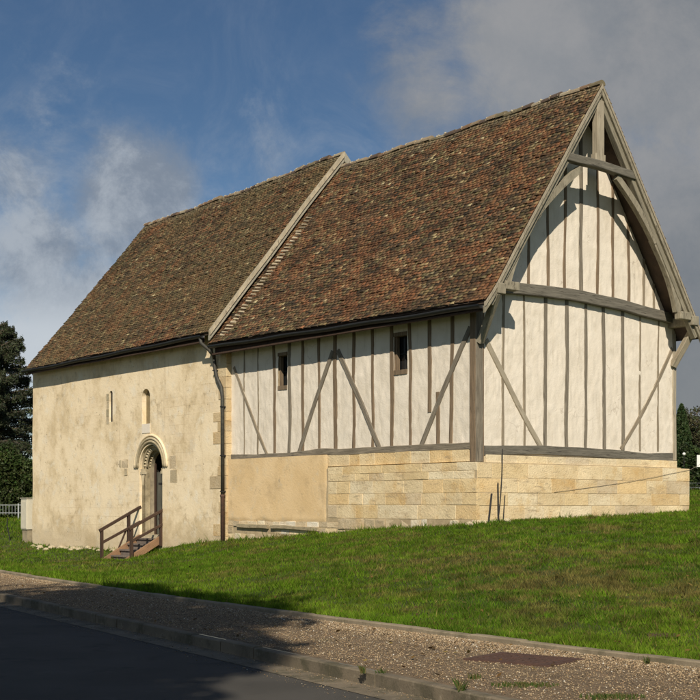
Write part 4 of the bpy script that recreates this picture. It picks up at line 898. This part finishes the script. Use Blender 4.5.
def hedge(name, px0, px1, Y_, H, D, lab, base, n, leaf=.09, cat='hedge', top=.35, seedn=1):
    X0, X1 = (px0-350)/1314*Y_, (px1-350)/1314*Y_; z0 = float(terr([(X0+X1)/2], [Y_])[0])
    e = empty(name, ((X0+X1)/2, Y_, z0)); tag(e, lab, cat); w_ = (X1-X0)/2
    x = rng.uniform(-w_, w_, n); y = rng.uniform(-D, D, n); ht = H*(1-top*vnoise(x+50, y+50, 1.1, seedn)-.12*vnoise(x+50, y+50, .35, seedn+1)); z = ht*rng.random(n)**.6
    # concentrate near the surface
    y = np.where(rng.random(n) < .7, -D*(.75+.25*rng.random(n))+.45*vnoise(x+9, z+9, .9, seedn+2), y)
    cs = np.c_[x, y, z]; cl = leafcol(n, base, .5)*(.55+.9*vnoise(x+5, z+5, .5, seedn+3))[:, None]
    V, F_, C = leafcloud(cs, 0, leaf, cl); mesh('foliage', V, F_, LEAF, e, col=C)
    mb = MB()
    for i in range(9): xx = -w_+2*w_*(i+.5)/9; mb.tube([(xx, 0, -.2), (xx+.1, .1, H*.35), (xx+rng.normal()*.3, rng.normal()*.2, H*.6)], [.05, .035, .01], 5)
    mb.build('stem', BARK, e)
hedge('hedge', -60, 60, 63, 3.9, 1.4, 'tall dense green laurel hedge in front of the cedar at the left', (.052, .075, .020), 34000, .075, seedn=3)
# fence on the left
fY = 60.0; fx0, fx1 = (-40-350)/1314*fY, (48-350)/1314*fY; fz = 1.6+(505-514.5)/1314*fY
fe = empty('fence', ((fx0+fx1)/2, fY, fz)); tag(fe, 'low pale metal railing fence in front of the left hedge', 'fence'); hw = (fx1-fx0)/2
mb = MB()
for z in (.06, .42): mb = MB(); mb.box((-hw, -.015, z), (hw, .015, z+.03)); mb.build('rail', GALV, fe)
mb = MB()
n = int(2*hw/.14)
for i in range(n): x = -hw+i*.14; mb.box((x-.008, -.008, .0), (x+.008, .008, .45))
mb.build('bar', GALV, fe)
for x in (-hw, -hw*.33, hw*.33, hw):
    mb = MB(); mb.box((x-.03, -.03, -.5), (x+.03, .03, .5)); mb.build('post', GALV, fe)
X_, Y_ = (10-350)/1314*52, 52.; z_ = float(terr([X_], [Y_])[0]); mb = MB(); mb.tube([(0, 0, 0), (-.05, 0, .3), (-.12, 0, .62), (-.10, 0, .9)], .022, 6)
o = mb.build('stake', DARKIRON); o.location = (X_, Y_, z_-.02); tag(o, 'thin dark crooked stake in the grass before the left fence', 'stake')
# right side
def cypress(px, Y_, top_py, RX, lab):
    X_ = (px-350)/1314*Y_; z0 = float(terr([X_], [Y_])[0]); H = 1.6+(505-top_py)/1314*Y_-z0; e = empty('cypress_tree', (X_, Y_, z0)); tag(e, lab, 'tree')
    n = 15000; t = rng.random(n)**.8; a = rng.random(n)*6.28; r_ = RX*np.sin(np.pi*(.12+.88*t)**.8)**.6*(.8+.35*vnoise(a*2+3, t*14, 1, 8))*rng.random(n)**.25
    cs = np.c_[np.cos(a)*r_, np.sin(a)*r_, H*t+rng.normal(size=n)*.06]; V, F_, C = leafcloud(cs, 0, .10, leafcol(n, (.040, .068, .020), .6), .35, -1.2)
    mesh('crown', V, F_, LEAF, e, col=C); mb = MB(); mb.tube([(0, 0, -.2), (0, 0, H*.9)], [.14, .02], 7); mb.build('trunk', BARK, e)
cypress(681.5, 78, 406, .62, 'narrow columnar green cypress beside the gable corner at the right')
def twiggy(px, Y_, top_py, RX, lab, dens=900):
    X_ = (px-350)/1314*Y_; z0 = float(terr([X_], [Y_])[0]); H = 1.6+(505-top_py)/1314*Y_-z0; e = empty('bushy_tree', (X_, Y_, z0)); tag(e, lab, 'tree', None)
    mb = MB(); tips = []
    mb.tube([(0, 0, -.2), (0, 0, H*.35)], [.16, .12], 7)
    for i in range(26):
        a = rng.random()*6.28; f = rng.uniform(.2, 1); p1 = (math.cos(a)*RX*f*.5, math.sin(a)*RX*f*.5, H*rng.uniform(.4, .65)); p2 = (math.cos(a)*RX*f, math.sin(a)*RX*f, H*(1-.35*f*rng.random()))
        mb.tube([(0, 0, H*.3), p1, p2], [.07, .04, .012], 5)
        for j in range(7):
            q = np.array(p1)+(np.array(p2)-np.array(p1))*rng.random(); d = rng.normal(size=3)*.45; d[2] = abs(d[2])+.2; mb.tube([tuple(q), tuple(q+d)], [.018, .006], 4); tips.append(q+d*.8)
    mb.build('trunk', BARK, e); cs = clumps(tips, [.38]*len(tips), max(4, dens//len(tips)*6)); V, F_, C = leafcloud(cs, 0, .075, leafcol(len(cs), (.075, .075, .035), .6)); mesh('crown', V, F_, LEAF, e, col=C)
twiggy(694, 82, 419, 1.6, 'grey-green twiggy tree just right of the cypress', 1100)
twiggy(722, 84, 410, 2.2, 'wide twiggy tree at the right edge behind the hedge', 1100)
hedge('hedge', 640, 790, 72, 2.75, 1.0, 'dark green hedge at the right edge below the twiggy trees', (.036, .058, .016), 24000, .085, seedn=21)
hedge('hedge', 560, 668, 92, 2.6, 1.0, 'far green hedge hidden behind the gable end', (.036, .058, .016), 5000, .12, seedn=31) if False else None
# white sign board and small fence behind the plinth on the right
sY = 62.; sX = (701-350)/1314*sY; sz0 = float(terr([sX], [sY])[0]); szc = 1.6+(505-460.5)/1314*sY
se = empty('signboard', (sX, sY, sz0)); tag(se, 'small white sign board on a post at the right edge before the hedge', 'sign')
mb = MB(); mb.box((-.20, -.02, szc-.30-sz0), (.34, .0, szc+.26-sz0)); mb.build('board', SIGNW, se); mb = MB(); mb.box((.03, .004, -.3), (.09, .06, szc+.2-sz0)); mb.build('post', GALV, se)
lX = (684-350)/1314*66; lz0 = float(terr([lX], [66.])[0]); lz = 1.6+(505-454)/1314*66
le = empty('garden_lamp', (lX, 66., lz0)); tag(le, 'small white globe lamp on a thin post against the dark hedge', 'lamp'); mb = MB()
mb.tube([(0, 0, -.2), (0, 0, lz-lz0-.05)], .02, 6); mb.build('post', DARKIRON, le)
import bmesh
bm = bmesh.new(); bmesh.ops.create_uvsphere(bm, u_segments=16, v_segments=10, radius=.08); me = bpy.data.meshes.new('globe'); bm.to_mesh(me); bm.free(); me.materials.append(SIGNW); o = bpy.data.objects.new('globe', me); COL.objects.link(o); o.parent = le; o.location = (0, 0, lz-lz0)
# wire fence
wY = 56.; wx0, wx1 = (686-350)/1314*wY, (760-350)/1314*wY; wz = 1.6+(505-492)/1314*wY
we = empty('wire_fence', (wx0, wY, wz)); tag(we, 'thin wire fence with small posts behind the right end of the plinth', 'fence')
for i in range(3): mb = MB(); mb.box((i*1.4+.1, -.02, -.3), (i*1.4+.14, .02, .42)); mb.build('post', GALV, we)
for z in (.38, .2): mb = MB(); mb.tube([(0, 0, z), (3.1, 0, z)], .006, 5); mb.build('wire', GALV, we)

# trees across the road behind the viewer: their shade falls on the road
broadleaf(-5.2, -4.3, 20.6, 4.8, 'tall leafy tree standing across the road, casting shade on it', base=(.05, .08, .02), z0=.05, crown0=.32, ncl=170, per=250, leaf=.18)
broadleaf(-13.5, -4.5, 17.5, 5.4, 'broad leafy tree across the road farther to the left', base=(.05, .08, .02), z0=.05, crown0=.25, ncl=80, per=200, leaf=.17)
broadleaf(-4.0, -8.0, 13.5, 4.2, 'smaller leafy tree across the road beneath the tall one', base=(.05, .08, .02), z0=.05, crown0=.2, ncl=50, per=200, leaf=.15)

# ================================================================= SKY
wd = bpy.data.worlds.new('World'); S.world = wd; wd.use_nodes = True; N = NT(wd.node_tree)
out = N.n('ShaderNodeOutputWorld'); bg = N.n('ShaderNodeBackground'); N.l(bg.outputs[0], out.inputs[0])
sky = N.n('ShaderNodeTexSky', sky_type='NISHITA', sun_disc=False, sun_elevation=R(SUN_EL), sun_rotation=R(180-SUN_AZ), air_density=1.0, dust_density=.4, ozone_density=2.5)
tc = N.n('ShaderNodeTexCoord'); nv = N.n('ShaderNodeVectorMath', operation='NORMALIZE'); N.l(tc.outputs['Generated'], nv.inputs[0]); dv = nv.outputs[0]
def dirv(px, py): return tuple(Vector(((px-350)/1314, 1, (505-py)/1314)).normalized())
def blob(px, py, r_px, soft=.9):
    d = N.n('ShaderNodeVectorMath', operation='DISTANCE'); N.l(dv, d.inputs[0]); d.inputs[1].default_value = dirv(px, py)
    return N.ramp(d.outputs['Value'], r_px/1314*1.25, r_px/1314*(1-soft), 0, 1)
n1 = N.noise(dv, 8, 10, .66, .5); n2 = N.noise(dv, 26, 9, .68, .4); n3 = N.noise(dv, 4.2, 7, .6, .2); n4 = N.noise(dv, 13, 10, .7, .25)
nn = N.math('ADD', N.math('MULTIPLY', N.math('SUBTRACT', n1, .5), 1.5), N.math('MULTIPLY', N.math('SUBTRACT', n2, .5), .55))
def group(bl):
    s_ = None
    for b in bl:
        q = N.math('MULTIPLY', blob(*b[:3]), b[3]); s_ = q if s_ is None else N.math('MAXIMUM', s_, q)
    return s_
left = group([(140, 190, 95, 1.15), (15, 265, 110, 1.05), (40, 330, 130, 1.15), (80, 125, 120, .48), (245, 160, 100, .55), (0, 200, 100, .8)])
right = group([(640, 250, 260, 1.05), (560, 60, 200, 1.0), (700, 60, 230, 1.0), (440, 90, 120, .8), (720, 380, 240, 1.1), (420, 30, 90, .62)])
mL = N.ramp(N.math('ADD', left, nn), .36, 1.02); mR = N.ramp(N.math('ADD', right, N.math('MULTIPLY', nn, .7)), .36, .95)
# elsewhere in the sky: ordinary broken cloud
sx = N.n('ShaderNodeSeparateXYZ'); N.l(dv, sx.inputs[0])
away = N.ramp(sx.outputs[1], .75, .55, 0, 1); mA = N.math('MULTIPLY', N.ramp(n3, .5, .62), away)
cloudL = N.mix(N.ramp(N.math('ADD', n4, N.math('MULTIPLY', n2, .3)), .52, .80), (.22, .26, .32), (.40, .44, .49))
low = N.ramp(sx.outputs[2], .175, .125, 0, .9); cloudL = N.mix(low, cloudL, (.58, .62, .66))
cloudR = N.mix(N.ramp(N.math('ADD', N.math('MULTIPLY', n4, .7), N.math('MULTIPLY', n2, .3)), .34, .66), (.20, .22, .245), (.30, .30, .305))
rb = group([(500, 60, 150, .9), (640, 130, 120, .5)]); cloudR = N.mix(N.math('MULTIPLY', rb, .55), cloudR, (.35, .355, .365))
rd = group([(700, 360, 170, 1.)]); cloudR = N.mix(N.math('MULTIPLY', rd, .55), cloudR, (.155, .168, .18))
skc = N.n('ShaderNodeVectorMath', operation='MULTIPLY'); N.l(sky.outputs[0], skc.inputs[0]); skc.inputs[1].default_value = (.080, .080, .080)
hz = N.ramp(sx.outputs[2], .06, .30, .0, 1)
tint = N.mix(hz, (.92, .95, 1.0), (.50, .60, .68)); sc_ = N.mix(1.0, skc.outputs[0], tint, 'MULTIPLY')
wisp = N.math('MULTIPLY', N.ramp(N.noise(dv, 11, 8, .7, .8), .42, .8), N.ramp(sx.outputs[2], .34, .18, .12, .62)); sc_ = N.mix(wisp, sc_, (.36, .40, .46))
c = N.mix(mA, sc_, (.28, .30, .34)); c = N.mix(N.math('MULTIPLY', mL, .92), c, cloudL); c = N.mix(N.math('MULTIPLY', mR, .95), c, cloudR)
N.l(c, bg.inputs[0]); bg.inputs[1].default_value = 1.0
